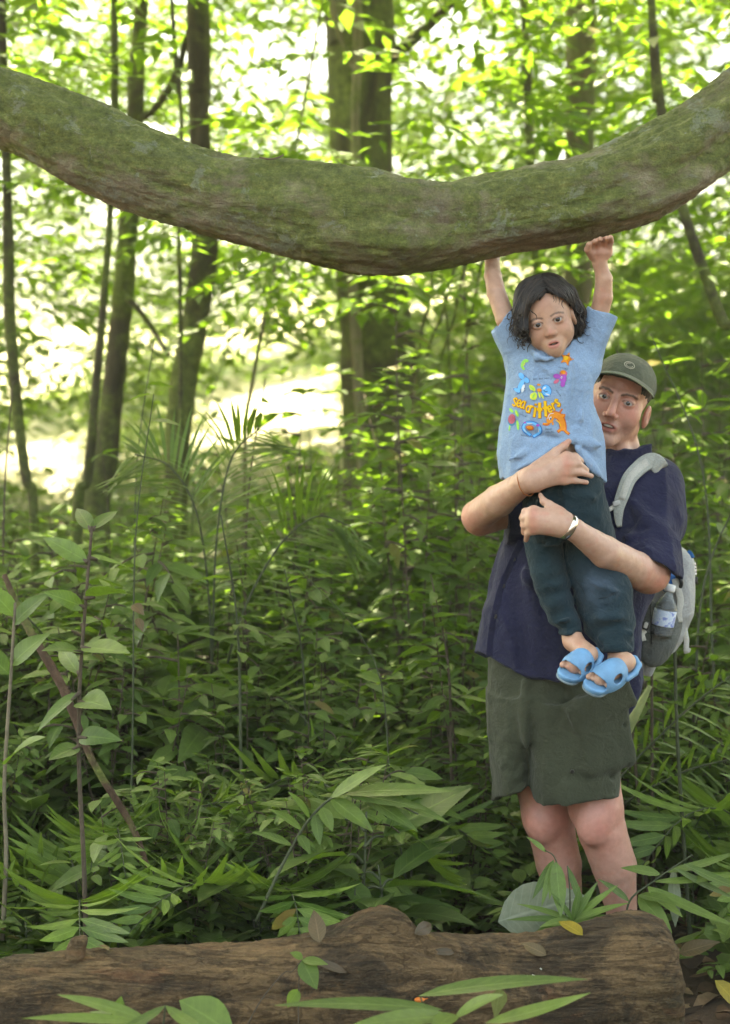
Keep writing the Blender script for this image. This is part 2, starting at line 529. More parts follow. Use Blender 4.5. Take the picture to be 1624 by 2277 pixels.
# ================================================================ BARK AND THE GREAT CURVED BOUGH
def bark_mat(name, cols, moss=.35, scale=1.0, lichen=0., stretch=(6, 6, 1.2), wet=.8, top=0.):
    t = NT(name); v = t.coord('Object'); vs = t.coord('Object', tuple(k * scale for k in stretch))
    c = t.ramp(t.noise(1.6, 8, .68, vs, .6), [(.28, cols[0]), (.5, cols[1]), (.72, cols[2])])
    m = t.noise(2.2 * scale, 7, .68, v, .4)
    if top:
        nn = t.n('ShaderNodeNewGeometry'); sx = t.n('ShaderNodeSeparateXYZ'); t.l(nn.outputs['Normal'], sx.inputs[0])
        m = t.math('ADD', m, t.math('MULTIPLY', sx.outputs[2], top))
    mossc = t.ramp(t.noise(24 * scale, 5, .7, v), [(.3, (.050, .074, .012)), (.55, (.135, .170, .034)), (.75, (.25, .275, .075))])
    mm = t.n('ShaderNodeMapRange'); mm.inputs[1].default_value = .58 - moss * .5; mm.inputs[2].default_value = .74 - moss * .5; t.l(m, mm.inputs[0])
    c = t.mix(t.math('MULTIPLY', mm.outputs[0], .85), c, mossc)
    if lichen:
        l1 = t.noise(5.5 * scale, 8, .75, v, .5); lm = t.n('ShaderNodeMapRange'); lm.inputs[1].default_value = .66 - lichen * .1; lm.inputs[2].default_value = .70 - lichen * .1; t.l(l1, lm.inputs[0])
        c = t.mix(t.math('MULTIPLY', lm.outputs[0], .55), c, (.24, .26, .19))
        l2 = t.noise(14 * scale, 6, .8, v, 1.2); lm2 = t.n('ShaderNodeMapRange'); lm2.inputs[1].default_value = .69; lm2.inputs[2].default_value = .72; t.l(l2, lm2.inputs[0])
        c = t.mix(t.math('MULTIPLY', lm2.outputs[0], .7), c, (.38, .38, .33))
    fine = t.noise(120 * scale, 3, .6, v)
    fis = t.n('ShaderNodeMapRange'); fis.inputs[1].default_value = .035; fis.inputs[2].default_value = .0; t.l(t.math('ABSOLUTE', t.math('SUBTRACT', t.noise(5, 6, .65, vs, .8), .5)), fis.inputs[0])
    c = t.mix(t.math('MULTIPLY', fis.outputs[0], .05), c, tuple(x * .5 for x in cols[0]))
    c = t.mix(.7, c, t.ramp(fine, [(.25, (.6, .6, .6)), (.75, (1.25, 1.25, 1.25))]), 'MULTIPLY')
    t.set(Base__Color=c, Roughness=wet); t.b.inputs['Specular IOR Level'].default_value = .25
    t.bump(t.math('SUBTRACT', t.math('ADD', t.math('MULTIPLY', t.noise(3, 8, .72, vs, .5), 1.0), t.math('MULTIPLY', fine, .25)), t.math('MULTIPLY', fis.outputs[0], .05)), .85, .03 / scale)
    return t.m
def trunk_mesh(path, rad, seg=28, rough=.05, n=None, lobes=0, seed=0, freq=3.0):
    """swept round stem with an uneven bark surface"""
    n = n or max(24, int(len(path) * 10)); P = spline(path, n); r = np.maximum(spline(np.stack([rad] * 3, 1), n)[:, 0], 1e-4)
    T = np.gradient(P, axis=0); T /= np.linalg.norm(T, axis=1)[:, None]
    s = unit(np.cross(T[0], [0, 1, .1] if abs(T[0][2]) < .9 else [0, 1, 0])); V = []
    a = np.linspace(0, 2 * np.pi, seg, endpoint=False)
    for i in range(n):
        s = unit(s - T[i] * (s @ T[i])); b = np.cross(T[i], s)
        V.append(P[i] + r[i] * (np.cos(a)[:, None] * s + np.sin(a)[:, None] * b))
    V = np.array(V); C = P[:, None, :]
    N = (V - C); N = N / np.linalg.norm(N, axis=2)[..., None]
    Q = V.reshape(-1, 3) / np.median(r)
    d = rough * (fbm(Q * freq * .35 + seed, 4) * 1.2 + .35 * vnoise(Q * freq + seed))
    if lobes: d = d + rough * .8 * np.cos(np.tile(a, n) * lobes + np.repeat(np.linspace(0, 9, n), seg) + seed)
    V = V + N * (d.reshape(n, seg) * r[:, None])[..., None]
    i, j = np.meshgrid(np.arange(n - 1), np.arange(seg), indexing='ij'); i, j = i.ravel(), j.ravel(); k = (j + 1) % seg
    F = np.stack([i * seg + j, i * seg + k, (i + 1) * seg + k, (i + 1) * seg + j], 1)
    V = V.reshape(-1, 3); F = [tuple(f) for f in F] + [tuple(range(seg - 1, -1, -1)), tuple(range((n - 1) * seg, n * seg))]
    return V, F

def build_bough():
    tx = [-160, 0, 60, 150, 240, 310, 400, 500, 600, 700, 800, 900, 960, 1060, 1150, 1260, 1330, 1400, 1480, 1560, 1624, 1760]
    ty = [75, 135, 160, 190, 230, 270, 305, 345, 357, 362, 377, 400, 411, 405, 386, 355, 340, 310, 260, 212, 165, 30]
    bx = [-160, 0, 60, 150, 230, 300, 400, 500, 620, 700, 760, 840, 920, 1000, 1080, 1180, 1280, 1350, 1430, 1500, 1560, 1624, 1760]
    by = [250, 325, 355, 410, 445, 470, 505, 532, 562, 590, 605, 613, 607, 590, 570, 555, 540, 522, 505, 470, 430, 380, 250]
    n, seg, Yb = 520, 150, 5.22
    x = np.linspace(-150, 1750, n); t = np.interp(x, tx, ty); b = np.interp(x, bx, by)
    k = np.hanning(47); k /= k.sum(); t = np.convolve(np.pad(t, 23, mode='reflect', reflect_type='odd'), k, 'valid'); b = np.convolve(np.pad(b, 23, mode='reflect', reflect_type='odd'), k, 'valid')
    c = (t + b) / 2; P = np.array([W(a, q, Yb) for a, q in zip(x, c)])
    P[:, 1] += .10 * ((x - 900) / 900) ** 2
    sl = np.gradient(c, x); r = (b - t) / 2 * np.cos(np.arctan(sl)) * Yb / FPX
    T = np.gradient(P, axis=0); T /= np.linalg.norm(T, axis=1)[:, None]
    a = np.linspace(0, 2 * np.pi, seg, endpoint=False); V = []
    Yv = np.array([0, 1., 0])
    for i in range(n):
        d = unit(Yv - T[i] * (Yv @ T[i])); u = np.cross(T[i], d); u = u if u[2] > 0 else -u
        V.append(P[i] + r[i] * (np.cos(a)[:, None] * u + np.sin(a)[:, None] * d * .95))
    V = np.array(V); N = V - P[:, None]; N /= np.linalg.norm(N, axis=2)[..., None]
    S = np.stack([np.repeat(np.linspace(0, 2.37, n), seg), np.tile(np.cos(a), n) * .13, np.tile(np.sin(a), n) * .13], 1)
    tw = np.repeat(np.linspace(0, 1, n), seg); ang = np.tile(a, n)
    d = .011 * fbm(S * np.array([3, 8, 8]), 4) + .0055 * fbm(S * np.array([9, 34, 34]) + 5, 3) + .0028 * fbm(S * 80, 2) - .0035 * ridged(S * np.array([4, 20, 20]) + 3)
    strand = np.sin(ang * 5 + tw * 9 + 1.6 * vnoise(S * 5)) ; d += .0075 * strand * sstep(tw, .45, .75) + .002 * strand
    for dx, dy, amp, w in ((560, 352, .010, .05), (870, 600, .012, .08), (1040, 470, .010, .06), (870, 385, .012, .05), (330, 280, .008, .06), (700, 480, -.010, .08), (1180, 450, .008, .06), (1480, 400, .010, .08)):
        d += amp * np.exp(-(np.linalg.norm(V.reshape(-1, 3) - W(dx, dy, Yb - .11), axis=1) / w) ** 2)
    V = V + N * d.reshape(n, seg)[..., None]
    i, j = np.meshgrid(np.arange(n - 1), np.arange(seg), indexing='ij'); i, j = i.ravel(), j.ravel(); kk = (j + 1) % seg
    F = [tuple(f) for f in np.stack([i * seg + j, i * seg + kk, (i + 1) * seg + kk, (i + 1) * seg + j], 1)]
    F += [tuple(range(seg)), tuple(range(n * seg - 1, (n - 1) * seg - 1, -1))]
    m = bark_mat("mossy_bark", ((.090, .073, .044), (.235, .198, .125), (.38, .335, .24)), moss=.43, scale=1.6, lichen=.95, stretch=(1.6, 5, 5), wet=.75, top=.10)
    o = mesh_np("curved_bough", V.reshape(-1, 3), F, m)
    tag(o, "thick mossy bough sagging in a wide curve above the child", "bough")
    # curled dry twig lying on the bough
    v, f = tube(spline([W(578, 350, 5.15), W(600, 354, 5.13), W(620, 350, 5.14), W(630, 345, 5.15)], 14), .0028, 6)
    tag(mesh_np("dry_twig", v, f, plain("dry_wood", (.12, .085, .05), .8, var=.3)), "short curled dry twig lying on top of the mossy bough", "twig")
build_bough()

def build_log():
    px = [-260, 0, 160, 330, 560, 690, 754, 800, 852, 900, 937, 1050, 1203, 1226, 1300, 1365, 1430, 1468]
    py = [2140, 2132, 2118, 2112, 2104, 2088, 2062, 2030, 2014, 2032, 2078, 2086, 2082, 2076, 2058, 2040, 2031, 2034]
    n, seg = 420, 150
    x = np.linspace(-250, 1478, n); top = np.interp(x, px, py); k = np.ones(7) / 7; top = np.convolve(np.pad(top, 3, mode='edge'), k, 'valid')
    base = np.interp(x, [-260, 330, 560, 1200, 1478], [2140, 2112, 2105, 2084, 2052])
    Yc = np.interp(x, [-250, 1478], [4.62, 4.98])
    r = np.interp(x, [-260, 1100, 1478], [.165, .165, .178])
    P = []
    for i in range(n):
        w = W(x[i], base[i], Yc[i] - .02); P.append([w[0], Yc[i], w[2] - r[i]])
    P = np.array(P); hump = np.array([(W(0, base[i], Yc[i])[2] - W(0, top[i], Yc[i])[2]) for i in range(n)]) * -1
    T = np.gradient(P, axis=0); T /= np.linalg.norm(T, axis=1)[:, None]
    a = np.linspace(0, 2 * np.pi, seg, endpoint=False); V = []
    for i in range(n):
        d = unit(np.array([0, 1., 0]) - T[i] * T[i][1]); u = np.cross(T[i], d); u = u if u[2] > 0 else -u
        rr = r[i] * (1 if i < n - 6 else 1 - .012 * (i - n + 6) ** 1.6 / 4)
        V.append(P[i] + rr * (np.cos(a)[:, None] * u + np.sin(a)[:, None] * d) + np.maximum(np.cos(a), 0)[:, None] ** 3 * u * max(hump[i], -.03))
    V = np.array(V); N = V - P[:, None]; N /= np.linalg.norm(N, axis=2)[..., None]
    S = np.stack([np.repeat(np.linspace(0, 2.0, n), seg), np.tile(np.cos(a), n) * .17, np.tile(np.sin(a), n) * .17], 1)
    d = .011 * fbm(S * np.array([3, 9, 9]) + 31, 4) + .006 * fbm(S * np.array([7, 40, 40]), 3) + .0022 * fbm(S * 90, 2) - .009 * ridged(S * np.array([1.6, 17, 17]) + 9)
    groove = folds([(W(640, 2200, 4.60), W(1240, 2175, 4.66), -.014, .010), (W(900, 2170, 4.62), W(1330, 2150, 4.72), .008, .02), (W(1200, 2150, 4.70), W(1300, 2240, 4.72), -.016, .018), (W(700, 2195, 4.6), W(620, 2277, 4.56), -.008, .02), (W(1360, 2080, 4.8), W(1480, 2120, 4.85), .008, .025)])
    V = V + N * (d - groove(V.reshape(-1, 3)) * 1.0).reshape(n, seg)[..., None]
    i, j = np.meshgrid(np.arange(n - 1), np.arange(seg), indexing='ij'); i, j = i.ravel(), j.ravel(); kk = (j + 1) % seg
    F = [tuple(f) for f in np.stack([i * seg + j, i * seg + kk, (i + 1) * seg + kk, (i + 1) * seg + j], 1)]
    Vf = V.reshape(-1, 3)
    # sawn, weathered end as rings of faces
    c = Vf[(n - 1) * seg:].mean(0); ring = Vf[(n - 1) * seg:]; base_i = len(Vf); extra = []
    for q, s_ in enumerate((.93, .75, .5, .25)):
        rg = c + (ring - c) * s_ + T[-1] * (.008 + .006 * vnoise(ring * 30 + q))[:, None]; extra.append(rg)
    Vf = np.concatenate([Vf] + extra)
    for q in range(4):
        b0 = (n - 1) * seg if q == 0 else base_i + (q - 1) * seg; b1 = base_i + q * seg
        F += [(b0 + e, b0 + (e + 1) % seg, b1 + (e + 1) % seg, b1 + e) for e in range(seg)]
    F += [tuple(base_i + 3 * seg + e for e in range(seg)), tuple(range(seg - 1, -1, -1))]
    t = NT("weathered_log"); v = t.coord('Object'); vs = t.coord('Object', (1.4, 4, 4))
    cc = t.ramp(t.noise(2.2, 8, .66, vs, .7), [(.25, (.070, .046, .024)), (.42, (.17, .108, .053)), (.58, (.27, .17, .080)), (.75, (.35, .23, .115))])
    dk = t.n('ShaderNodeMapRange'); dk.inputs[1].default_value = .47; dk.inputs[2].default_value = .57; t.l(t.noise(4.2, 8, .72, v, .8), dk.inputs[0])
    cc = t.mix(t.math('MULTIPLY', dk.outputs[0], .62), cc, (.020, .019, .016))
    oc = t.n('ShaderNodeMapRange'); oc.inputs[1].default_value = .57; oc.inputs[2].default_value = .66; t.l(t.noise(2.9, 7, .7, vs, .5), oc.inputs[0])
    cc = t.mix(t.math('MULTIPLY', oc.outputs[0], .7), cc, (.32, .20, .095))
    gm = t.n('ShaderNodeMapRange'); gm.inputs[1].default_value = .55; gm.inputs[2].default_value = .7; t.l(t.noise(3.1, 6, .65, v, .3), gm.inputs[0])
    cc = t.mix(t.math('MULTIPLY', gm.outputs[0], .4), cc, (.06, .062, .026))
    rd = t.n('ShaderNodeMapRange'); rd.inputs[1].default_value = .6; rd.inputs[2].default_value = .68; t.l(t.noise(2.4, 5, .6, vs, .3), rd.inputs[0])
    cc = t.mix(t.math('MULTIPLY', rd.outputs[0], .55), cc, (.26, .12, .055))
    v2 = t.coord('Object', (1.5, 16, 16)); fis = t.n('ShaderNodeMapRange'); fis.inputs[1].default_value = .03; fis.inputs[2].default_value = .0; t.l(t.math('ABSOLUTE', t.math('SUBTRACT', t.noise(2.2, 7, .68, v2, .6), .5)), fis.inputs[0])
    cc = t.mix(t.math('MULTIPLY', fis.outputs[0], .25), cc, (.014, .010, .007))
    grain = t.noise(9, 6, .7, v2, .8); cc = t.mix(.45, cc, t.ramp(grain, [(.3, (.55,) * 3), (.7, (1.35,) * 3)]), 'MULTIPLY')
    fine = t.noise(130, 3, .65, v); cc = t.mix(.7, cc, t.ramp(fine, [(.25, (.62,) * 3), (.75, (1.25,) * 3)]), 'MULTIPLY')
    t.set(Base__Color=cc, Roughness=.82); t.b.inputs['Specular IOR Level'].default_value = .25
    t.bump(t.math('SUBTRACT', t.math('ADD', t.math('ADD', t.noise(5, 8, .72, vs, .4), t.math('MULTIPLY', grain, .6)), t.math('MULTIPLY', fine, .35)), t.math('MULTIPLY', fis.outputs[0], .6)), 1.0, .03)
    o = mesh_np("fallen_log", Vf, F, t.m); tag(o, "brown weathered log with a round hump lying across the foreground", "log")
    # broken knot stub standing at the left of the log
    st = [('u', RC(W(165, 2130, 4.68), W(178, 2092, 4.68), .026, .021), 0), ('s', FN(lambda P: W(0, 2088, 4.68)[2] - .02 * vnoise(P * 45) - P[:, 2]), .002)]
    v, f = sdf_mesh(st, .004, disp=lambda P: .006 * fbm(P * np.array([60, 60, 15]), 3)); mesh_np("knot", v, f, t.m, o)
    return bvh_of(Vf, F)
LOG_BVH = build_log()

# ================================================================ LEAVES
def leaf_batch(pos, d, nrm, L, Wd, droop=.12, fold=.22, st=(0, .14, .34, .58, .8, 1.), peak=.42, wave=0.):
    pos = np.asarray(pos, float); n = len(pos)
    d = np.asarray(d, float); d = d / (np.linalg.norm(d, axis=1)[:, None] + 1e-9)
    nrm = np.asarray(nrm, float); nrm = nrm - d * (nrm * d).sum(1)[:, None]; nrm /= np.linalg.norm(nrm, axis=1)[:, None] + 1e-9
    s = np.cross(nrm, d)
    L = np.broadcast_to(L, (n,)); Wd = np.broadcast_to(Wd, (n,)); dr = np.broadcast_to(droop, (n,)); fo = np.broadcast_to(fold, (n,))
    V = np.empty((n, len(st), 3, 5)); V[..., 3] = np.array(st)[None, :, None]; V[..., 4] = np.array([-1., 0, 1.])
    for i, t in enumerate(st):
        hw = .5 * (math.sin(math.pi * t ** (math.log(.5) / math.log(peak))) ** .9 if 0 < t < 1 else .02)
        mid = pos + d * (L * t)[:, None] - nrm * (dr * L * t * t)[:, None]
        w = (Wd * hw)[:, None]; lift = nrm * (fo * Wd * hw * 1.2)[:, None]
        wv = nrm * (wave * Wd * math.sin(t * 11))[:, None] if wave else 0
        V[:, i, 0, :3] = mid - s * w + lift + wv; V[:, i, 1, :3] = mid; V[:, i, 2, :3] = mid + s * w + lift - wv
    m = len(st) * 3; F = []
    for i in range(len(st) - 1):
        for k in range(2):
            a = i * 3 + k; F.append((a, a + 1, a + 4, a + 3))
    F = (np.array(F)[None] + (np.arange(n) * m)[:, None, None]).reshape(-1, 4)
    return V.reshape(-1, 5), F
LO = (0, .4, 1.)
MD = (0, .2, .5, .8, 1.)
def leaf_mat(name, dark, light, trans, gloss=.46, tw=.38, vein=True, dead=0., spec=.3):
    t = NT(name); g = t.n('ShaderNodeNewGeometry'); v = t.coord('Object')
    rnd = g.outputs['Random Per Island']
    r2 = t.math('FRACT', t.math('MULTIPLY', rnd, 17.31))
    c = t.ramp(r2, [(.0, dark), (.55, tuple((a + b) / 2 for a, b in zip(dark, light))), (1., light)])
    c = t.mix(1., c, t.ramp(t.noise(35, 4, .6, v), [(.3, (.76, .78, .74)), (.7, (1.18, 1.14, 1.1))]), 'MULTIPLY')
    # midrib and side veins from the position on the blade
    at = t.n('ShaderNodeVertexColor', _layer_name='Col'); sp_ = t.n('ShaderNodeSeparateColor'); t.l(at.outputs[0], sp_.inputs[0])
    off = t.math('ABSOLUTE', t.math('MULTIPLY', t.math('SUBTRACT', sp_.outputs[1], .5), 2.0))
    rib = t.n('ShaderNodeMapRange'); rib.inputs[1].default_value = .10; rib.inputs[2].default_value = .02; t.l(off, rib.inputs[0])
    wv = t.math('SINE', t.math('MULTIPLY', t.math('SUBTRACT', sp_.outputs[0], t.math('MULTIPLY', off, .16)), 62.0))
    sv = t.n('ShaderNodeMapRange'); sv.inputs[1].default_value = .75; sv.inputs[2].default_value = 1.; t.l(wv, sv.inputs[0])
    vn = t.math('MAXIMUM', rib.outputs[0], t.math('MULTIPLY', sv.outputs[0], .35))
    c = t.mix(t.math('MULTIPLY', vn, .45), c, tuple(min(1, x * 1.9 + .02) for x in light))
    # brown blemishes on some leaves
    bl = t.n('ShaderNodeMapRange'); bl.inputs[1].default_value = .66; bl.inputs[2].default_value = .70; t.l(t.noise(28, 5, .7, v, .4), bl.inputs[0])
    r3 = t.math('FRACT', t.math('MULTIPLY', rnd, 71.7))
    c = t.mix(t.math('MULTIPLY', bl.outputs[0], t.math('GREATER_THAN', r3, .6)), c, (.085, .058, .022))
    if dead: c = t.mix(t.math('GREATER_THAN', t.math('FRACT', t.math('MULTIPLY', rnd, 131.3)), 1 - dead), c, t.ramp(t.noise(20, 3, .6, v), [(.3, (.19, .14, .02)), (.7, (.15, .075, .03))]))
    c2 = t.mix(g.outputs['Backfacing'], c, t.mix(.3, c, (.09, .125, .055)))
    t.set(Base__Color=c2, Roughness=gloss); t.b.inputs['Specular IOR Level'].default_value = spec
    t.bump(t.math('SUBTRACT', t.noise(60, 3, .6, v), t.math('MULTIPLY', vn, .8)), .35, .003)
    tr = t.n('ShaderNodeBsdfTranslucent'); t.l(t.mix(1., t.mix(r2, trans, tuple(x * 1.3 for x in trans)), t.ramp(t.noise(35, 3, .6, v), [(.3, (.8,) * 3), (.7, (1.1,) * 3)]), 'MULTIPLY'), tr.inputs['Color'])
    mx = t.n('ShaderNodeMixShader'); mx.inputs[0].default_value = tw
    t.l(t.b.outputs[0], mx.inputs[1]); t.l(tr.outputs[0], mx.inputs[2]); t.l(mx.outputs[0], t.out.inputs[0])
    return t.m
L_MID = leaf_mat("leaf_deep_green", (.042, .092, .013), (.155, .235, .042), (.20, .37, .032), tw=.27, dead=.006)
L_FERN = leaf_mat("leaf_fern_green", (.055, .105, .014), (.15, .225, .038), (.19, .34, .035), tw=.28)
L_BRIGHT = leaf_mat("leaf_bright_green", (.050, .098, .013), (.135, .205, .034), (.22, .39, .035), dead=.01)
L_FAR = leaf_mat("leaf_sunlit", (.036, .072, .011), (.14, .185, .034), (.23, .38, .035), gloss=.36, tw=.40, dead=.015)
M_STEM = plain("green_stem", (.05, .062, .028), .7, var=.3, scale=60)
M_TWIG = plain("brown_stem", (.075, .055, .035), .85, var=.35, scale=60)

def rand_dirs(n, zlo=-.2, zhi=.5):
    a = rng.uniform(0, 2 * np.pi, n); z = rng.uniform(zlo, zhi, n); r = np.sqrt(1 - z * z)
    return np.stack([r * np.cos(a), r * np.sin(a), z], 1)
def sprays(base, dirv, nl, L, Wd, spread=.9, twig=.45, st=LO, droop=.18, wander=.15):
    """many leafy twigs at once: base (n,3), dirv (n,3); alternate leaves along each twig"""
    n = len(base); dirv = dirv / np.linalg.norm(dirv, axis=1)[:, None]
    t = (np.arange(nl) + .6) / nl
    up = np.array([0, 0, 1.]); s = np.cross(dirv, up); s /= np.linalg.norm(s, axis=1)[:, None] + 1e-9
    sgn = np.where(np.arange(nl) % 2 == 0, 1., -1.)
    tw = np.broadcast_to(twig, (n,))
    pos = base[:, None, :] + dirv[:, None, :] * (tw[:, None] * t[None])[..., None] - up * ((tw * .35)[:, None] * t[None] ** 2)[..., None]
    d = dirv[:, None, :] * (.55 + .5 * t)[None, :, None] + s[:, None, :] * (spread * sgn)[None, :, None] + rng.normal(0, wander, (n, nl, 3)) - up * .18
    nr = up + rng.normal(0, .28, (n, nl, 3)) - dirv[:, None, :] * .1
    sc_ = (.65 + .5 * np.sin(np.pi * (.15 + .8 * t)))[None] * rng.uniform(.75, 1.2, (n, nl))
    Ls = np.broadcast_to(L, (n,))[:, None] * sc_; Ws = np.broadcast_to(Wd, (n,))[:, None] * sc_ * rng.uniform(.85, 1.15, (n, nl))
    return leaf_batch(pos.reshape(-1, 3), d.reshape(-1, 3), nr.reshape(-1, 3), Ls.ravel(), Ws.ravel(), droop * rng.uniform(.4, 1.8, n * nl), .2, st)

GLADE = [(600, 865, 225, 112), (110, 1010, 165, 100), (440, 990, 60, 90), (690, 800, 70, 60)]
def shades_glade(b):
    """which points stand between the sun and the open sunlit bank"""
    sd = np.array(sdir); p = b.copy()
    for _ in range(12): h = p[:, 2] - ground_h(p[:, 0], p[:, 1]) - .15; p = p - sd * (h / sd[2] * .9)[:, None]
    x, y = PX(p); r = np.zeros(len(b), bool)
    for gx, gy, rx, ry in GLADE: r |= ((x - gx) / (rx * .92)) ** 2 + ((y - gy) / (ry * .95)) ** 2 < 1
    return r & (p[:, 1] > 11.5) & (p[:, 1] < 22) & (rng.random(len(b)) < .97)
# ================================================================ TREES
BARK_A = bark_mat("bark_green_brown", ((.022, .017, .008), (.052, .041, .022), (.095, .078, .045)), moss=.34, scale=1.0, lichen=.2)
BARK_B = bark_mat("bark_dark", ((.024, .019, .010), (.055, .044, .026), (.10, .082, .052)), moss=.34, scale=1.6)
BARK_C = bark_mat("bark_pale", ((.07, .058, .032), (.14, .115, .07), (.24, .205, .135)), moss=.28, scale=1.3, lichen=.3)
def tree(pts, Y, mat, label, shade_crown=None, seed=0, rough=.06, lobes=0, branches=(), group=None, cat="tree", name="tree", htop=9.5, flare=1.0):
    path = [W(a, b, Y) for a, b, w in pts]; rad = [w / 2 * Y / FPX for a, b, w in pts]
    e = path[-1]; g0 = gz(e[0], Y) - .12
    if e[2] > g0 + .1: path.append(np.array([e[0] + (path[-1][0] - path[-2][0]) * .15, Y, g0])); rad.append(rad[-1] * 1.15 * flare)
    d0 = path[0] - path[1]; d0 = d0 / max(abs(d0[2]), .05); top = path[0] + np.array([np.clip(d0[0], -.25, .25), 0, 1.]) * (htop - path[0][2])
    path = [top] + path; rad = [rad[0] * .7] + rad
    root = empty(name, (path[-1][0], Y, max(g0 + .12, 0)), label, cat, group)
    v, f = trunk_mesh(path[::-1], rad[::-1], 26, rough, max(60, 14 * len(path)), lobes, seed); mesh_np("trunk", v, f, mat, root)
    for bp, w0, w1 in branches:
        v, f = trunk_mesh([W(a, b, yy) for a, b, yy in bp], np.linspace(w0, w1, len(bp)) / 2 * Y / FPX, 12, .06, 10 * len(bp), 0, seed + 3); mesh_np("branch", v, f, mat, root)
    if shade_crown is not None:  # unseen overhead leaves, placed and sized to keep the foreground in shade
        x0, x1, y0, y1, z0, z1, n, L = shade_crown
        b = np.stack([rng.uniform(x0, x1, n), rng.uniform(y0, y1, n), rng.uniform(z0, z1, n)], 1); b = b[~shades_glade(b)]; n = len(b)
        V, F = sprays(b, rand_dirs(n, -.3, .2), 9, L, L * .46, twig=.7, st=LO)
        parts = []
        c = np.array([(x0 + x1) / 2, (y0 + y1) / 2, z0])
        o = mesh_np("shade_crown", V, F, L_MID, root)
        for k in range(14):
            e = np.array([rng.uniform(x0, x1), rng.uniform(y0, y1), rng.uniform(z0, z1)])
            s0 = top * .75 + path[1] * .25 if k % 2 else top
            m = (s0 + e) / 2 + np.array([0, 0, .4]); parts.append(tube(spline([s0, m, e], 12), np.linspace(.05, .012, 12), 7))
        v, f = joinm(parts); mesh_np("limbs", v, f, mat, root)
    return root
def build_trees():
    tree([(790, -60, 150), (795, 0, 150), (808, 380, 140), (828, 620, 150), (842, 800, 172), (850, 1000, 182), (850, 1200, 190)], 10.5, BARK_A, "thick straight trunk in the middle of the clearing with a pale vine climbing it", shade_crown=(-4, 4.5, 2.8, 9.8, 8.0, 11.5, 1700, .42), seed=1, rough=.045, lobes=3,
         branches=[([(862, 135, 10.5), (905, 100, 10.4), (960, 50, 10.3), (1010, 0, 10.2), (1040, -40, 10.2)], 30, 18)], flare=1.15)
    tree([(440, -40, 50), (443, 150, 50), (445, 300, 46), (455, 480, 56), (452, 600, 60), (430, 740, 58), (405, 880, 60), (393, 1060, 54), (390, 1250, 54)], 9.5, BARK_A, "bent tree trunk curving left below the bough, left of the thickest trunk", shade_crown=(-9, -3.5, 2.5, 10, 8, 11.5, 1700, .42), seed=2)
    tree([(255, -20, 17), (255, 230, 17), (245, 480, 15), (228, 700, 17), (212, 880, 20), (195, 1060, 24), (172, 1150, 26)], 9.0, BARK_B, "thin dark leaning stem, second from the left edge at the bough", seed=3, rough=.05)
    tree([(318, -20, 30), (306, 120, 36), (298, 300, 40), (288, 480, 44), (270, 700, 46), (248, 900, 50), (233, 1040, 58), (212, 1150, 68)], 9.9, BARK_B, "dark forked trunk leaning left beside the thin stem", seed=4, branches=[([(300, 270, 9.9), (345, 240, 9.8), (395, 160, 9.7), (412, 95, 9.7), (430, 40, 9.6)], 20, 12), ([(262, 640, 9.9), (310, 690, 9.8), (345, 740, 9.8), (375, 790, 9.7)], 14, 10)])
    tree([(12, 300, 20), (18, 500, 24), (22, 700, 26), (38, 900, 25), (58, 1060, 23), (76, 1160, 22)], 8.6, BARK_B, "slim dark trunk at the left edge beside a sunlit gap", seed=5)
    tree([(1292, -40, 66), (1292, 100, 66), (1288, 350, 64), (1284, 600, 66), (1280, 800, 70)], 11.0, BARK_C, "pale mossy trunk rising behind the raised hand of the child", shade_crown=(3.5, 9.5, 2.5, 10, 8, 11.5, 1700, .42), seed=6)
    tree([(1166, -30, 20), (1172, 150, 22), (1180, 350, 20), (1192, 560, 22), (1200, 760, 24)], 10.4, BARK_B, "narrow grey-green stem between the thickest trunk and the pale trunk", seed=7)
    tree([(1447, -40, 18), (1452, 60, 19), (1470, 240, 21), (1500, 390, 22), (1530, 500, 23), (1565, 600, 24), (1605, 710, 26), (1670, 850, 28)], 8.0, BARK_B, "thin dark stem slanting down to the right behind the bough end", seed=8)
    tree([(380, -30, 9), (386, 60, 9), (400, 200, 9), (404, 330, 9), (398, 520, 9), (402, 760, 10)], 8.8, BARK_B, "very thin straight sapling stem beside the bent trunk", seed=9)
    tree([(640, 430, 7), (600, 650, 8), (560, 860, 9), (545, 1020, 9)], 9.2, BARK_C, "pale wiry stem leaning over the bright ground", seed=10, htop=4)
    # climbing vine on the thick trunk
    v, f = trunk_mesh([W(a, b, 10.19) for a, b in ((770, -60), (793, 0), (796, 120), (790, 250), (792, 380), (786, 500), (784, 620), (794, 780), (800, 920), (808, 1080), (815, 1180))], [.026, .026, .024, .022, .024, .024, .026, .028, .026, .024, .024], 12, .1, 110, 0, 4)
    BV = bark_mat("vine_bark", ((.10, .085, .05), (.20, .17, .10), (.30, .26, .17)), moss=.15, scale=3)
    tag(mesh_np("vine", v, f, BV), "pale woody vine climbing straight up the thickest trunk", "vine")
    v, f = trunk_mesh([W(a, b, 10.2) for a, b in ((728, -60), (740, 20), (760, 90), (786, 150))], [.016, .016, .014, .012], 10, .1, 40, 0, 8)
    tag(mesh_np("vine", v, f, BV), "short pale vine crossing the thickest trunk near the top edge", "vine")
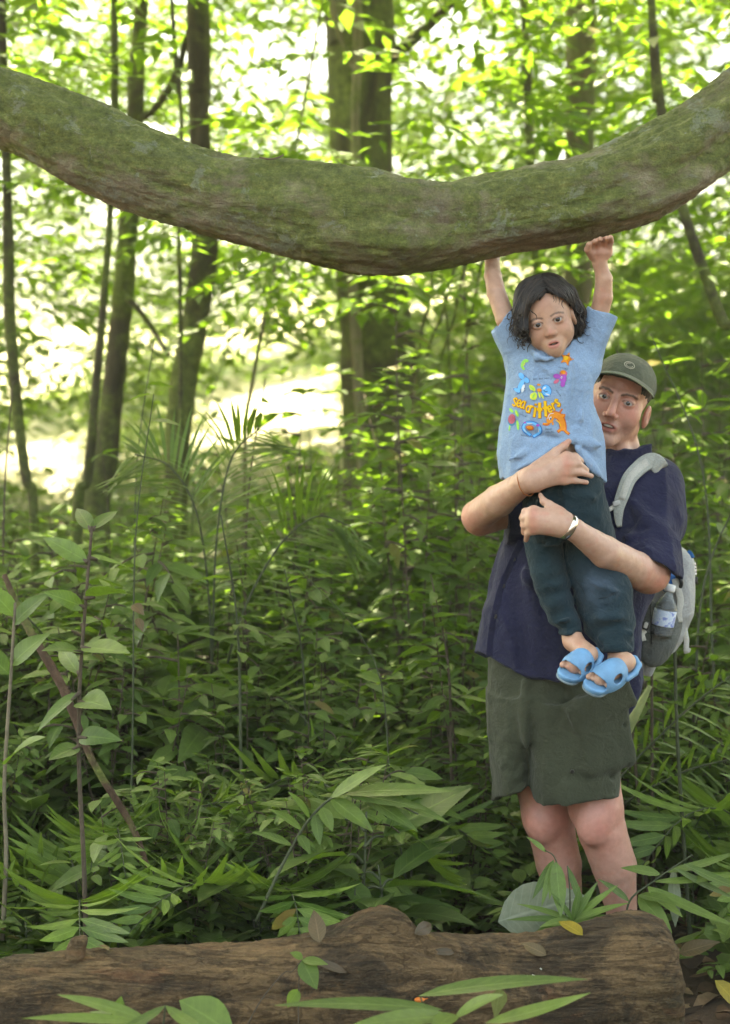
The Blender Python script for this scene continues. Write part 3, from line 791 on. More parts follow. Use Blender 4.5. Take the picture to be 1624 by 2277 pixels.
    # slanting bamboo-like canes right of the trunk
    for a, b, c_, d_, w in ((1010, 600, 948, 800, 7), (1030, 610, 975, 830, 6), (960, 620, 935, 760, 7), (985, 640, 1000, 830, 5), (1060, 640, 1010, 850, 5)):
        v, f = tube(spline([W(a + (a - c_) * .6, b - 140, 9.2), W(a, b, 9.2), W((a + c_) / 2 + 4, (b + d_) / 2, 9.2), W(c_, d_, 9.2), W(c_ - (a - c_) * .9, d_ + 330, 9.2)], 30), w / 2 * 9.2 / FPX, 7)
        tag(mesh_np("cane", v, f, BARK_B), "thin dark cane slanting between the thickest trunk and the child", "cane", "slanting canes behind the child")
build_trees()
# ================================================================ PEOPLE
class CUT:
    """a solid limited by another field (kept where f < 0)"""
    def __init__(s, prim, *fs): s.p, s.f = prim, fs; s.lo, s.hi = prim.lo, prim.hi
    def __call__(s, P):
        d = s.p(P)
        for f in s.f: d = np.maximum(d, f(P))
        return d
class UN:
    def __init__(s, prims, k=.02):
        s.p, s.k = prims, k; s.lo = np.min([p.lo for p in prims], axis=0); s.hi = np.max([p.hi for p in prims], axis=0)
    def __call__(s, P):
        v = s.p[0](P)
        for p in s.p[1:]: v = smin(v, p(P), s.k)
        return v
def hem(zm, pts, Y, keep_above=True):
    """cloth ends below this line of picture points (sorted by x)"""
    xs, ys = zip(*pts); k = zm.k * Y / FPX
    def f(P):
        x, y = zm.inv(P); d = (y - np.interp(x, xs, ys)) * k * .8
        return d if keep_above else -d
    return f
def side(zm, A, B, Y):
    """negative on the right-hand side of the picture line A->B (picture y runs down)"""
    ax, ay = A; dx, dy = B[0] - ax, B[1] - ay; L = math.hypot(dx, dy); k = zm.k * Y / FPX
    def f(P):
        x, y = zm.inv(P); return (dy * (x - ax) - dx * (y - ay)) / L * k
    return f
class Head:
    def __init__(s, eye, yaw, pitch, roll, S):
        s.R = np.array(Matrix.Rotation(RD(roll), 3, 'Y') @ Matrix.Rotation(RD(yaw), 3, 'Z') @ Matrix.Rotation(RD(pitch), 3, 'X'))
        s.S = S; s.O = np.asarray(eye) - s.R @ (np.array([0, -.083, 0]) * S)
    def __call__(s, x, y, z): return s.O + s.R @ (np.array([x, y, z]) * s.S)
    def inv(s, P): return (P - s.O) @ s.R / s.S
    def el(s, c, r): return EL(s(*c), np.array(r) * s.S, s.R)
    def rc(s, a, b, ra, rb=None): return RC(s(*a), s(*b), ra * s.S, (ra if rb is None else rb) * s.S)
def blend(col, w, c):
    w = np.clip(w, 0, 1)[:, None]; return col * (1 - w) + np.asarray(c) * w
def curve_d(P, pts):
    pts = [np.asarray(p) for p in pts]; d = np.full(len(P), 1e9)
    for a, b in zip(pts[:-1], pts[1:]): d = np.minimum(d, segd(P, a, b))
    return d
M_SKIN = skin("skin")
M_EYE = colmat("eye_wet", .08, .7)
M_HAIR = plain("black_hair", (.010, .007, .005), .55, var=.4, scale=120, spec=.25)
M_HAIR2 = plain("greying_hair", (.030, .024, .019), .6, var=.3, scale=200)

def eyes(parent, H, xs, y, z, r, iris, gaze, irr=.0058):
    for sx in xs:
        c = H(sx, y, z); g = unit(np.asarray(gaze) - c)
        n, m = 28, 32
        th = np.concatenate([[0], np.linspace(.06, math.pi, n)])
        s1 = unit(np.cross(g, (0, 0, 1))); s2 = np.cross(s1, g)
        V, colr = [], []
        R_ = r * H.S
        for t in th:
            for p in np.linspace(0, 2 * math.pi, m, endpoint=False):
                bulge = 1.0 + (.06 if t < .45 else 0)
                V.append(c + R_ * bulge * (math.cos(t) * g + math.sin(t) * (math.cos(p) * s1 + math.sin(p) * s2)))
                rr = math.sin(t) * r
                colr.append((.004, .004, .004) if rr < irr * .45 and t < 1.5 else (iris if rr < irr * .85 and t < 1.5 else ((.01, .008, .006) if rr < irr and t < 1.5 else (.46, .41, .37))))
        F = [(i * m + j, (i + 1) * m + j, (i + 1) * m + (j + 1) % m, i * m + (j + 1) % m) for i in range(len(th) - 1) for j in range(m)]
        mesh_np("eye", np.array(V), F, M_EYE, parent, col=np.array(colr))

def head_ops(H, open_=.0, child=False):
    o = [('u', H.el((0, .012, .045), (.076, .094, .080)) if child else H.el((0, .012, .036), (.076, .094, .076)), 0),
         ('u', H.el((0, -.022, -.02), (.070 if child else .064, .066, .075)), .03)]
    if child:
        o += [('u', H.el((sx * .036, -.047, -.042), (.033, .031, .034)), .02) for sx in (-1, 1)]
        o += [('u', H.rc((sx * .036, -.005, -.058), (0, -.066, -.088), .026, .020), .025) for sx in (-1, 1)]
    else:
        o += [('u', H.el((sx * .037, -.047, -.036), (.030, .029, .036)), .026) for sx in (-1, 1)]
        o += [('u', H.rc((sx * .049, .005, -.060), (sx * .012, -.068, -.106), .021, .017), .025) for sx in (-1, 1)]
        o += [('u', H.rc((sx * .012, -.090, .020), (sx * .046, -.073, .022), .0065), .016) for sx in (-1, 1)]
    o += [('s', H.el((sx * .032, -.103, -.001), (.019, .020, .013)), .014) for sx in (-1, 1)]
    for sx in (-1, 1):
        o.append(('u', H.el((sx * .032, -.0745, 0), (.0185, .016, .0155) if child else (.0165, .0145, .0135)), .006))
        o.append(('s', H.el((sx * .032, -.092, -.0010), (.0165, .018, .0070) if child else (.0144, .018, .0045)), .002))
    if child:
        o += [('u', H.rc((0, -.078, -.006), (0, -.0945, -.034), .006, .0095), .016)]
        o += [('u', H.el((sx * .0095, -.088, -.038), (.0075, .0085, .0062)), .007) for sx in (-1, 1)]
    else:
        o += [('u', H.rc((0, -.088, .008), (0, -.114, -.034), .0075, .0115), .012)]
        o += [('u', H.el((sx * .0125, -.099, -.041), (.0085, .011, .008)), .007) for sx in (-1, 1)]
    o += [('s', H.el((sx * .0055, -.104 if not child else -.093, -.0475 if not child else -.0435), (.0035, .005, .003) if not child else (.0025, .004, .002)), .002) for sx in (-1, 1)]
    mz = -.070 if child else -.071
    o += [('u', H.el((0, -.078, mz), (.026, .014, .019)) if not child else H.el((0, -.076, mz), (.024, .0115, .017)), .018)]
    o += [('u', H.rc((sx * .004, -.0905 + .0025 * child, mz + .006), (sx * (.021 - .004 * child), -.080, mz + .0028), .0050, .003), .006) for sx in (-1, 1)]
    o += [('u', H.rc((-.009, -.089 + .002 * child, mz - .008), (.009, -.089 + .002 * child, mz - .008), .0064), .006)]
    o += [('s', H.el((0, -.097, mz), (.020 - .005 * child, .018, .0016 + open_)), .003)]
    o += [('u', H.el((0, -.072, -.103 if not child else -.090), (.016, .014, .013)), .018)]
    for sx in (-1, 1):
        ez = 0 if child else -.013
        o += [('u', H.el((sx * .080, .014, -.012 + ez), (.010, .020, .031)), .006), ('s', H.el((sx * .090, .008, -.008 + ez), (.007, .012, .020)), .005)]
    return o

def head_col(P, H, base, red, lip, brow, child=False, stubble=None, browpts=None):
    q = H.inv(P); c = np.tile(np.asarray(base), (len(P), 1)).astype(float)
    n = fbm(q * 40, 2)
    for cc, r, w in (((-.038, -.06, -.03), .030, .55), ((.038, -.06, -.03), .030, .55), ((0, -.11, -.035), .022, .6), ((.081, .018, -.012), .04, .3), ((-.081, .018, -.012), .04, .3), ((0, -.07, .06), .05, .35)):
        c = blend(c, w * np.exp(-(np.linalg.norm(q - np.array(cc), axis=1) / r) ** 2) * (1 + .4 * n), red)
    if stubble is not None:
        w = np.exp(-((np.abs(q[:, 2] + .083) / .035) ** 4)) * np.clip((-.02 - q[:, 1]) / .03, 0, 1) * .15
        c = blend(c, w * (1 + .6 * fbm(q * 300, 2)), stubble)
    for sx in (-1, 1):   # lids and lashes
        d = np.sqrt(((q[:, 0] - sx * .032) / (.0195 if child else .0175)) ** 2 + ((q[:, 2] - .0005) / (.0105 if child else .0078)) ** 2)
        front = q[:, 1] < -.06
        c = blend(c, np.where(front, np.exp(-((d - .82) / .16) ** 2), 0) * np.where(q[:, 2] > 0, .62, .18), (.025, .014, .01))
        c = blend(c, np.where(front, np.exp(-((d - 1.4) / .5) ** 2), 0) * (.16 if child else .28), np.asarray(red) * .6)
        bp = [H.inv(x[None])[0] for x in [H(sx * bx, -.09, bz) for bx, bz in (browpts or ((.013, .0165), (.025, .0215), (.040, .0215), (.050, .0165)))]]
        qq = q.copy(); qq[:, 1] = -.09
        d = curve_d(qq, bp) + .0012 * fbm(q * 500, 2)
        c = blend(c, np.where(front, np.clip((.0046 - d) / .0028, 0, 1), 0) * (.62 if child else .85), brow)
    mz = -.070 if child else -.071
    d = np.sqrt((q[:, 0] / (.024 - .004 * child)) ** 2 + ((q[:, 2] - mz + .001) / .0135) ** 2)
    c = blend(c, np.where(q[:, 1] < -.07, np.clip((1.12 - d) / .3, 0, 1), 0) * .8, lip)
    d = np.sqrt((q[:, 0] / (.02 - .005 * child)) ** 2 + ((q[:, 2] - mz) / .003) ** 2)
    c = blend(c, np.where((q[:, 1] < -.05), np.clip((1.2 - d) / .4, 0, 1), 0) * .85, (.035, .008, .007))
    return c

# ---------------------------------------------------------------- the man
def hand_man_right():
    o, Y = [], 5.045
    r = lambda v: ZH.r(v, Y)
    w = ZH(300, 680, 5.04)
    kn = [ZH(870, 305, 5.043), ZH(885, 435, 5.036), ZH(870, 560, 5.037), ZH(825, 690, 5.043)]
    for k in kn: o.append(('u', RC(w, k, r(140), r(66)), .02))
    o.append(('u', RC(ZH(400, 600, 5.045), ZH(640, 500, 5.05), r(150), r(140)), .02))
    f = [[(870, 305, 5.043, 62), (1010, 305, 5.05, 55), (1105, 385, 5.068, 48)],
         [(885, 435, 5.034, 64), (1055, 425, 5.042, 57), (1185, 530, 5.065, 46)],
         [(870, 560, 5.036, 60), (1070, 560, 5.042, 54), (1265, 622, 5.060, 40)],
         [(825, 700, 5.043, 55), (1010, 694, 5.048, 48), (1185, 722, 5.060, 40)],
         [(430, 470, 5.05, 110), (700, 235, 5.062, 72), (820, 150, 5.068, 64), (905, 70, 5.075, 46)]]
    for ch in f:
        o += [('u', RC(ZH(*a[:3]), ZH(*b[:3]), r(a[3]), r(b[3])), .004 if i else .012) for i, (a, b) in enumerate(zip(ch[:-1], ch[1:]))]
    return o, w
def hand_man_left():
    o, Y = [], 5.01
    r = lambda v: ZH.r(v, Y)
    w = ZH(830, 1400, 5.0)
    kn = [ZH(350, 1165, 5.008), ZH(335, 1265, 5.0), ZH(330, 1375, 5.001), ZH(335, 1480, 5.01)]
    for k in kn: o.append(('u', RC(w, k, r(140), r(66)), .02))
    o.append(('u', RC(ZH(720, 1330, 5.01), ZH(520, 1330, 5.012), r(190), r(160)), .02))
    f = [[(350, 1165, 5.008, 64), (215, 1185, 5.025, 58), (160, 1290, 5.06, 50)],
         [(335, 1265, 5.0, 64), (200, 1295, 5.022, 58), (175, 1400, 5.06, 50)],
         [(330, 1375, 5.001, 62), (205, 1410, 5.024, 55), (190, 1520, 5.06, 46)],
         [(335, 1480, 5.01, 58), (250, 1540, 5.028, 50), (225, 1640, 5.055, 38)],
         [(720, 1190, 5.012, 105), (590, 1075, 5.02, 70), (505, 1020, 5.03, 60), (455, 930, 5.04, 42)]]
    for ch in f:
        o += [('u', RC(ZH(*a[:3]), ZH(*b[:3]), r(a[3]), r(b[3])), .004 if i else .012) for i, (a, b) in enumerate(zip(ch[:-1], ch[1:]))]
    return o, w

HM = Head(ZM(657, 884, 5.32), -12, 6, 17, 1.08)
def build_man():
    z2r = lambda v: Z2.r(v, 5.3)
    ops = []
    U = lambda p, k=.02: ops.append(('u', p, k))
    # trunk under the clothes
    U(RC(Z2(860, 560, 5.49), Z2(640, 950, 5.46), .11, .13), 0)
    U(RC(Z2(620, 950, 5.46), Z2(600, 1500, 5.48), .135, .14), .05)
    U(RC(Z2(680, 400, 5.49), Z2(1140, 390, 5.48), .06), .05)
    U(RC(Z2(960, 330, 5.47), Z2(985, 100, 5.46), .05, .045), .03)
    # left arm (right in the picture)
    U(RC(Z2(1190, 380, 5.45), Z2(1160, 880, 5.26), .058, .050), .03)
    U(RC(Z2(1135, 890, 5.25), Z2(1060, 850, 5.20), .049, .049), .008)
    U(RC(Z2(1060, 850, 5.20), Z2(880, 745, 5.08), .049, .042), .008)
    U(RC(Z2(880, 745, 5.08), Z2(690, 610, 5.005), .042, .0285), .008)
    o, w = hand_man_left(); U(RC(Z2(690, 610, 5.005), w, .0285, .028), .01); ops.extend(o)
    # right arm (left in the picture)
    U(RC(Z2(640, 380, 5.46), Z2(140, 560, 5.33), .055, .042), .03)
    U(RC(Z2(120, 530, 5.30), Z2(250, 440, 5.18), .044, .043), .03)
    U(RC(Z2(250, 440, 5.18), Z2(400, 330, 5.06), .043, .031), .008)
    o, w = hand_man_right(); U(RC(Z2(400, 330, 5.06), w, .031, .030), .01); ops.extend(o)
    # legs
    U(RC(Z3(420, 100, 5.52), Z3(538, 800, 5.52), .095, .070), .02)
    U(RC(Z3(538, 800, 5.52), Z3(565, 900, 5.53), .070, .066), .02)
    U(RC(Z3(565, 900, 5.53), Z3(605, 1080, 5.55), .066, .066), .008)
    U(RC(Z3(605, 1080, 5.55), Z3(665, 1420, 5.58), .064, .042), .008)
    U(EL(Z3(500, 845, 5.465), (.040, .03, .05)), .03)
    U(RC(Z3(730, 100, 5.42), Z3(825, 740, 5.40), .105, .074), .02)
    U(RC(Z3(825, 740, 5.40), Z3(862, 880, 5.41), .074, .068), .02)
    U(RC(Z3(862, 880, 5.41), Z3(935, 1090, 5.44), .068, .064), .008)
    U(RC(Z3(935, 1090, 5.44), Z3(990, 1430, 5.47), .062, .040), .008)
    U(EL(Z3(800, 855, 5.345), (.042, .03, .052)), .03)
    for ax, ay, aY in ((665, 1420, 5.58), (990, 1430, 5.47)):
        a = Z3(ax, ay, aY); t = a + np.array([-.09, -.14, 0]); t[2] = .035
        U(RC(a, [a[0], a[1] + .02, .045], .04, .036), .02); U(RC([a[0], a[1], .045], t, .036, .028), .02)
    V1, F1 = sdf_mesh(ops, .0028, disp=lambda P: .0006 * fbm(P * 60, 2))
    base, red = np.array([.51, .325, .235]), np.array([.52, .205, .15])
    c1 = np.tile(base, (len(V1), 1))
    for p, r, w in ((Z3(480, 830, 5.44), .11, 1.0), (Z3(790, 850, 5.32), .11, .95), (Z3(430, 740, 5.45), .08, .6), (Z2(1180, 960, 5.22), .07, .6), (Z2(60, 560, 5.28), .07, .5), (Z3(560, 1000, 5.48), .09, .35)):
        c1 = blend(c1, w * np.exp(-(np.linalg.norm(V1 - p, axis=1) / r) ** 2) * (1 + .5 * fbm(V1 * 30, 2)), red)
    legs = V1[:, 2] < .62
    c0 = c1.copy()
    c1 = np.where(legs[:, None], .55 * c1 + .45 * np.array([.54, .26, .215]), c1)
    c1 = blend(c1, np.clip(fbm(V1 * 55, 3) - .25, 0, 1) * .5, red)
    kn = V1[:, 2] > .8
    hk = [ZH(870, 305, 5.02), ZH(885, 435, 5.02), ZH(870, 560, 5.02), ZH(825, 690, 5.02), ZH(350, 1165, 4.99), ZH(335, 1265, 4.98), ZH(330, 1375, 4.98), ZH(335, 1480, 4.99), ZH(905, 70, 5.06)]
    for p in hk: c1 = blend(c1, .5 * np.exp(-(np.linalg.norm(V1 - p, axis=1) / .014) ** 2), (.55, .22, .15))
    # head
    H = HM
    ho = head_ops(H, open_=.0045)
    ho += [('u', RC(H(0, .025, -.06), ZM(830, 2020, 5.46), .054, .051), .03), ('u', RC(H(.03, -.02, -.11), ZM(900, 2000, 5.40), .02, .02), .02)]
    V2, F2 = sdf_mesh(ho, .0015, disp=lambda P: .0003 * fbm(P * 150, 2), smooth=1)
    c2 = head_col(V2, H, (.52, .30, .22), (.54, .165, .12), (.38, .12, .09), (.022, .014, .010), stubble=(.16, .13, .12))
    V = np.concatenate([V1, V2]); F = np.concatenate([F1, F2 + len(V1)])
    man = mesh_np("person", V, F, M_SKIN, col=np.concatenate([c1, c2]))
    tag(man, "man in navy shirt, olive cap and cargo shorts holding a child up in both arms", "person")
    eyes(man, H, (-.032, .032), -.0755, 0, .0126, (.05, .04, .022), (0, 0, CAMZ), irr=.0060)
    # teeth
    P = spline([H(-.015, -.079, -.0685), H(0, -.0865, -.0690), H(.015, -.079, -.0685)], 9)
    v, f = tube(P, .0028 * 1.05, 8); mesh_np("teeth", v, f, plain("teeth_white", (.7, .66, .58), .3), man)
    # hair round the ears and nape
    sh = CUT(H.el((0, .014, .045), (.0805, .0985, .0840)), lambda Q: (H.inv(Q)[:, 2] - .055) * H.S, lambda Q: (-.052 + .35 * np.abs(H.inv(Q)[:, 1] - .03) - H.inv(Q)[:, 2]) * H.S,
             lambda Q: (-.040 - H.inv(Q)[:, 1] - .55 * np.minimum(H.inv(Q)[:, 2], .03)) * H.S)
    hv, hf = sdf_mesh([('u', sh, 0), ('s', H.el((.086, .018, -.014), (.02, .019, .031)), .003), ('s', H.el((-.086, .018, -.014), (.02, .019, .031)), .003)], .0018,
                      disp=lambda P: .0012 * fbm(P * 220, 2))
    mesh_np("hair", hv, hf, M_HAIR2, man)
    # cap
    M_CAP = fabric("cap_olive_cotton", (.110, .120, .080), 700, .25)
    dome = CUT(H.el((0, .012, .038), (.086, .104, .083)), lambda Q: (.058 - .26 * (H.inv(Q)[:, 1] + .09) - H.inv(Q)[:, 2]) * H.S)
    cv, cf = sdf_mesh([('u', dome, 0), ('s', H.el((0, .012, .036), (.081, .099, .076)), .004)], .0018, disp=lambda P: .0016 * fbm(P * 25, 3))
    cap = mesh_np("cap", cv, cf, M_CAP, man)
    n, m = 26, 9; vv, ff = [], []
    for i in range(n):
        a = -1.25 + 2.5 * i / (n - 1)
        for j in range(m):
            t = j / (m - 1)
            x0, y0 = .082 * math.sin(a), .012 - .098 * math.cos(a)
            L = .058 * math.cos(a * .95) ** .7 * t
            x = x0 + .35 * L * math.sin(a); y = y0 - L
            z = .068 - 3.6 * x0 * x0 - 2.2 * t * x0 * x0 + .004 * t - .006 * t * t
            vv.append(H(x, y, z))
    vv = np.array(vv); up = H.R @ np.array([0, 0, .0038])
    k = len(vv); V = np.concatenate([vv + up, vv - up * .2])
    for i in range(n - 1):
        for j in range(m - 1):
            a = i * m + j; ff += [(a, a + 1, a + m + 1, a + m), (k + a, k + a + m, k + a + m + 1, k + a + 1)]
    for j in range(m - 1): ff += [(j, k + j, k + j + 1, j + 1), ((n - 1) * m + j, (n - 1) * m + j + 1, k + (n - 1) * m + j + 1, k + (n - 1) * m + j)]
    for i in range(n - 1): a = i * m + m - 1; ff.append((a, k + a, k + a + m, a + m))
    visor = mesh_np("visor", V, ff, M_CAP, cap)
    e = [vv[i * m + m - 1] + up * .5 for i in range(n)]
    v, f = tube(e, .0022, 6); mesh_np("visor_edge", v, f, fabric("cap_edge", (.26, .29, .19), 700, .2), cap)
    # cap badge: oval patch with a curl
    bv = bvh_of(cv, cf); parts = []
    M_BADGE = plain("badge_thread", (.42, .40, .30), .8)
    for rx, ry, w in ((92, 56, 9), (60, 34, 7)):
        pts = [onto(bv, ZM(905 + rx * math.cos(t) * .96 - ry * math.sin(t) * .28, 255 + rx * math.cos(t) * .34 + ry * math.sin(t) * .94, 5.2), .0012) for t in np.linspace(0, 2 * math.pi * (1 if rx > 80 else .78), 28)]
        pts = [p[0] for p in pts if p is not None]
        if len(pts) > 3: parts.append(tube(pts, ZM.r(w, 5.2), 6))
    if parts: v, f = joinm(parts); mesh_np("badge", v, f, M_BADGE, cap)

    # shirt ------------------------------------------------------------
    M_SHIRT = fabric("navy_shirt", (.019, .0205, .050), 800, .22, bump=.35)
    body = stack_px(Z2, [(150, 880, 1100, 5.46, .07), (215, 660, 1215, 5.47, .10), (290, 530, 1290, 5.47, .125), (380, 480, 1315, 5.47, .14), (500, 400, 1290, 5.46, .15), (620, 330, 1250, 5.46, .155), (720, 262, 1220, 5.45, .16),
                         (950, 208, 1160, 5.45, .168), (1150, 160, 1095, 5.45, .172), (1330, 118, 1090, 5.46, .17), (1450, 110, 1100, 5.46, .168), (1720, 120, 1100, 5.46, .165)], p=2.25)
    hemf = hem(Z2, [(90, 1325), (150, 1345), (240, 1400), (350, 1450), (450, 1478), (600, 1480), (700, 1470), (800, 1520), (960, 1690), (1010, 1705), (1060, 1640), (1110, 1500)], 5.3)
    sleeve = CUT(UN([RC(Z2(1150, 340, 5.46), Z2(1150, 560, 5.40), .075, .083), RC(Z2(1150, 560, 5.40), Z2(1130, 860, 5.27), .083, .088)], .03),
                 side(Z2, (1280, 850), (940, 674), 5.3))
    sl2 = CUT(RC(Z2(700, 380, 5.47), Z2(250, 540, 5.37), .07, .075), lambda P: Z2(300, 540, 5.35)[0] - P[:, 0])
    so = [('u', CUT(body, hemf), 0), ('u', sleeve, .045), ('u', sl2, .04)]
    collar = CUT(RC(ZM(830, 2250, 5.46), ZM(860, 1650, 5.43), .072, .066), side(ZM, (420, 1900), (1200, 1768), 5.4))
    so += [('u', collar, .012), ('s', RC(ZM(835, 1880, 5.45), ZM(815, 1500, 5.41), .051, .060), .003)]
    so += [('s', CUT(RC(Z2(1185, 600, 5.37), Z2(1120, 960, 5.24), .068, .074), side(Z2, (940, 640), (1280, 815), 5.3)), .003)]
    so += [('s', CUT(stack_px(Z2, [(1300, 150, 1060, 5.46, .158), (1760, 150, 1065, 5.46, .155)], p=2.25), hem(Z2, [(90, 1310), (240, 1380), (600, 1455), (800, 1490), (960, 1660), (1110, 1480)], 5.3, False)), .003)]
    rz = lambda x, y, Y=5.29: Z2(x, y, Y)
    fl = [(rz(960, 640, 5.25), rz(1290, 700, 5.28), .007, .012), (rz(1000, 600, 5.25), rz(1330, 620, 5.30), -.004, .01), (rz(1050, 450, 5.3), rz(1200, 640, 5.27), .006, .02), (rz(1120, 720, 5.2), rz(1250, 810, 5.22), .004, .01),
          (rz(300, 700), rz(420, 900), .008, .022), (rz(250, 900), rz(480, 1000), -.006, .018), (rz(420, 900), rz(520, 1300), .008, .025), (rz(250, 1050), rz(230, 1380), .007, .02), (rz(330, 1000), rz(390, 1440), -.006, .02),
          (rz(550, 1150), rz(620, 1460), .008, .025), (rz(700, 1250), rz(720, 1500), -.007, .025), (rz(310, 620), rz(420, 780), -.008, .015), (rz(1060, 1300), rz(1050, 1600), .006, .02), (rz(920, 250, 5.33), rz(860, 420), .006, .02),
          (rz(940, 420), rz(900, 640), -.006, .018), (rz(1180, 300, 5.38), rz(1310, 560, 5.36), .005, .02)]
    fd = folds(fl, 2.4)
    sv, sf = sdf_mesh(so, .0032, disp=lambda P: fd(P) + .004 * vnoise(P * np.array([22, 22, 7]) + 3) + .002 * vnoise(P * 38) - .010 * ridged(P * np.array([9, 9, 3.2]) + 7))
    shirt = mesh_np("shirt", sv, sf, M_SHIRT, man)
    sb = bvh_of(sv, sf)
    # button placket and buttons
    pl = [onto(sb, Z2(x, y, 5.2), .0006) for x, y in ((395, 690), (360, 760), (330, 830), (298, 900), (272, 970), (245, 1080), (225, 1180), (212, 1280), (205, 1370))]
    pl = [p for p in pl if p is not None]
    if len(pl) > 3:
        P = spline([p[0] for p in pl], 40)
        v, f = tube(P, .016, 10, flat=(1, .0016), up=np.array([0, -1., 0])); mesh_np("placket", v, f, M_SHIRT, shirt)
    M_BTN = plain("button_dark", (.02, .017, .015), .3)
    for x, y in ((340, 790), (278, 950), (232, 1130)):
        h = onto(sb, Z2(x, y, 5.2), .0028)
        if h is not None:
            v, f = lathe([(.0035, .0012), (.0058, .0018), (.0062, 0), (.006, -.002)], h[0], h[1], 14); mesh_np("button", v, f, M_BTN, shirt)
    # shorts ----------------------------------------------------------
    M_SHORTS = fabric("olive_shorts", (.050, .056, .034), 800, .2, bump=.3)
    pel = stack_px(Z3, [(-420, 190, 1030, 5.47, .15), (0, 183, 1018, 5.47, .165), (150, 186, 1004, 5.47, .160), (300, 200, 980, 5.47, .13)])
    l1 = stack_px(Z3, [(60, 182, 640, 5.475, .160), (250, 192, 500, 5.48, .155), (450, 208, 440, 5.495, .145), (640, 221, 427, 5.51, .135), (760, 221, 425, 5.515, .13)], p=2.4)
    l2 = stack_px(Z3, [(100, 350, 1000, 5.44, .16), (250, 385, 985, 5.42, .15), (450, 415, 968, 5.41, .14), (640, 440, 955, 5.405, .135), (780, 455, 945, 5.405, .13)], p=2.4)
    h1 = hem(Z3, [(200, 688), (300, 668), (380, 645), (425, 605), (470, 600)], 5.4); h2 = hem(Z3, [(420, 600), (440, 625), (452, 672), (475, 702), (560, 723), (730, 716), (850, 692), (970, 668)], 5.4)
    oo = [('u', pel, 0), ('u', CUT(l1, h1), .02), ('u', CUT(l2, h2), .012)]
    oo += [('s', CUT(stack_px(Z3, [(500, 235, 415, 5.505, .128), (800, 238, 410, 5.515, .116)]), hem(Z3, [(200, 640), (425, 570)], 5.4, False)), .002)]
    oo += [('s', CUT(stack_px(Z3, [(500, 440, 945, 5.405, .124), (800, 470, 930, 5.405, .118)]), hem(Z3, [(420, 600), (560, 690), (730, 690), (970, 640)], 5.4, False)), .002)]
    # bellows pocket on the thigh and its flap
    oo += [('u', BX(Z3(860, 300, 5.305), (.085, .03, .105), .02, rot_xyz(0, RD(-8), RD(22))), .018), ('u', BX(Z3(840, 135, 5.298), (.10, .03, .040), .012, rot_xyz(0, RD(-22), RD(18))), .010)]
    q3 = lambda x, y, Y=5.31: Z3(x, y, Y)
    fl = [(q3(400, 0), q3(405, 560), .006, .012), (q3(290, 150), q3(415, 480), -.006, .014), (q3(600, 250), q3(720, 540), -.005, .012), (q3(640, 40), q3(690, 220), -.005, .012), (q3(690, 220), q3(800, 262), -.006, .01), (q3(800, 262), q3(985, 250), -.005, .01),
          (q3(680, 430), q3(730, 570), -.005, .008), (q3(730, 570), q3(950, 560), -.005, .008), (q3(520, 200), q3(560, 640), .005, .025), (q3(880, 330), q3(940, 500), .006, .02), (q3(470, 680), q3(940, 650), -.002, .006), (q3(210, 100), q3(240, 600), .004, .015)]
    fd2 = folds(fl, 2.2)
    pv, pf = sdf_mesh(oo, .0032, disp=lambda P: fd2(P) + .0035 * vnoise(P * np.array([20, 20, 6])) + .0018 * vnoise(P * 40) - .006 * ridged(P * np.array([13, 13, 4]) + 4))
    shorts = mesh_np("shorts", pv, pf, M_SHORTS, man)
    pb = bvh_of(pv, pf)
    h = onto(pb, Z3(685, 528, 5.2), .002)
    if h is not None: v, f = lathe([(.003, .001), (.0055, .0015), (.006, -.001)], h[0], h[1], 12); mesh_np("button", v, f, M_BTN, shorts)
    # sandals with brown straps
    M_SH = plain("brown_leather", (.09, .045, .025), .6, var=.3)
    for ax, ay, aY in ((665, 1420, 5.58), (990, 1430, 5.47)):
        a = Z3(ax, ay, aY); d = unit(np.array([-.09, -.14, 0])); s = np.array([-d[1], d[0], 0])
        pts = [a + d * t for t in (-.06, .03, .12, .2)]
        for p in pts: p[2] = .012
        so_ = [('u', RC(pts[i], pts[i + 1], .040, .043), .02) for i in range(3)] + [('i', FN(lambda P: np.abs(P[:, 2] - .009) - .009), .004)]
        v, f = sdf_mesh(so_, .004)
        arcs = [(v, f)]
        for t, hgt in ((.05, .075), (.13, .055)):
            c = a + d * t; c[2] = .012
            arc = [c + s * .048 * math.cos(u) + np.array([0, 0, hgt * math.sin(u)]) for u in np.linspace(0, math.pi, 14)]
            arcs.append(tube(arc, .011, 8, flat=(1, .003), up=s * 0 + np.array([0, 0, 1.]) if False else None))
        v, f = joinm(arcs); mesh_np("sandal", v, f, M_SH, man)
    # bracelet of metal, and a thin cord on the other wrist
    M_SIL = plain("silver", (.62, .6, .55), .22, 1.0, var=.15)
    ax = unit(ZH(1000, 1500, 5.02) - ZH(640, 1300, 5.0)); c = ZH(890, 1425, 5.002)
    s1 = unit(np.cross(ax, (0, 1, 0))); s2 = np.cross(ax, s1)
    ring = [c + .0335 * (math.cos(t) * s1 + math.sin(t) * s2 * .98) for t in np.linspace(.0, 2 * math.pi, 49)]
    V, F = [], []
    for p in ring:
        rdl = unit(p - c)
        for dx, dr in ((-.0085, 0), (-.0080, .0022), (0, .003), (.0080, .0022), (.0085, 0)): V.append(p + ax * dx + rdl * dr)
    for i in range(48):
        for j in range(4): F.append((i * 5 + j, i * 5 + j + 1, (i + 1) * 5 + j + 1, (i + 1) * 5 + j))
    mesh_np("bracelet", np.array(V), F, M_SIL, man)
    ax = unit(ZH(500, 560, 5.04) - ZH(0, 840, 5.1)); c = ZH(212, 742, 5.052)
    s1 = unit(np.cross(ax, (0, 1, 0))); s2 = np.cross(ax, s1)
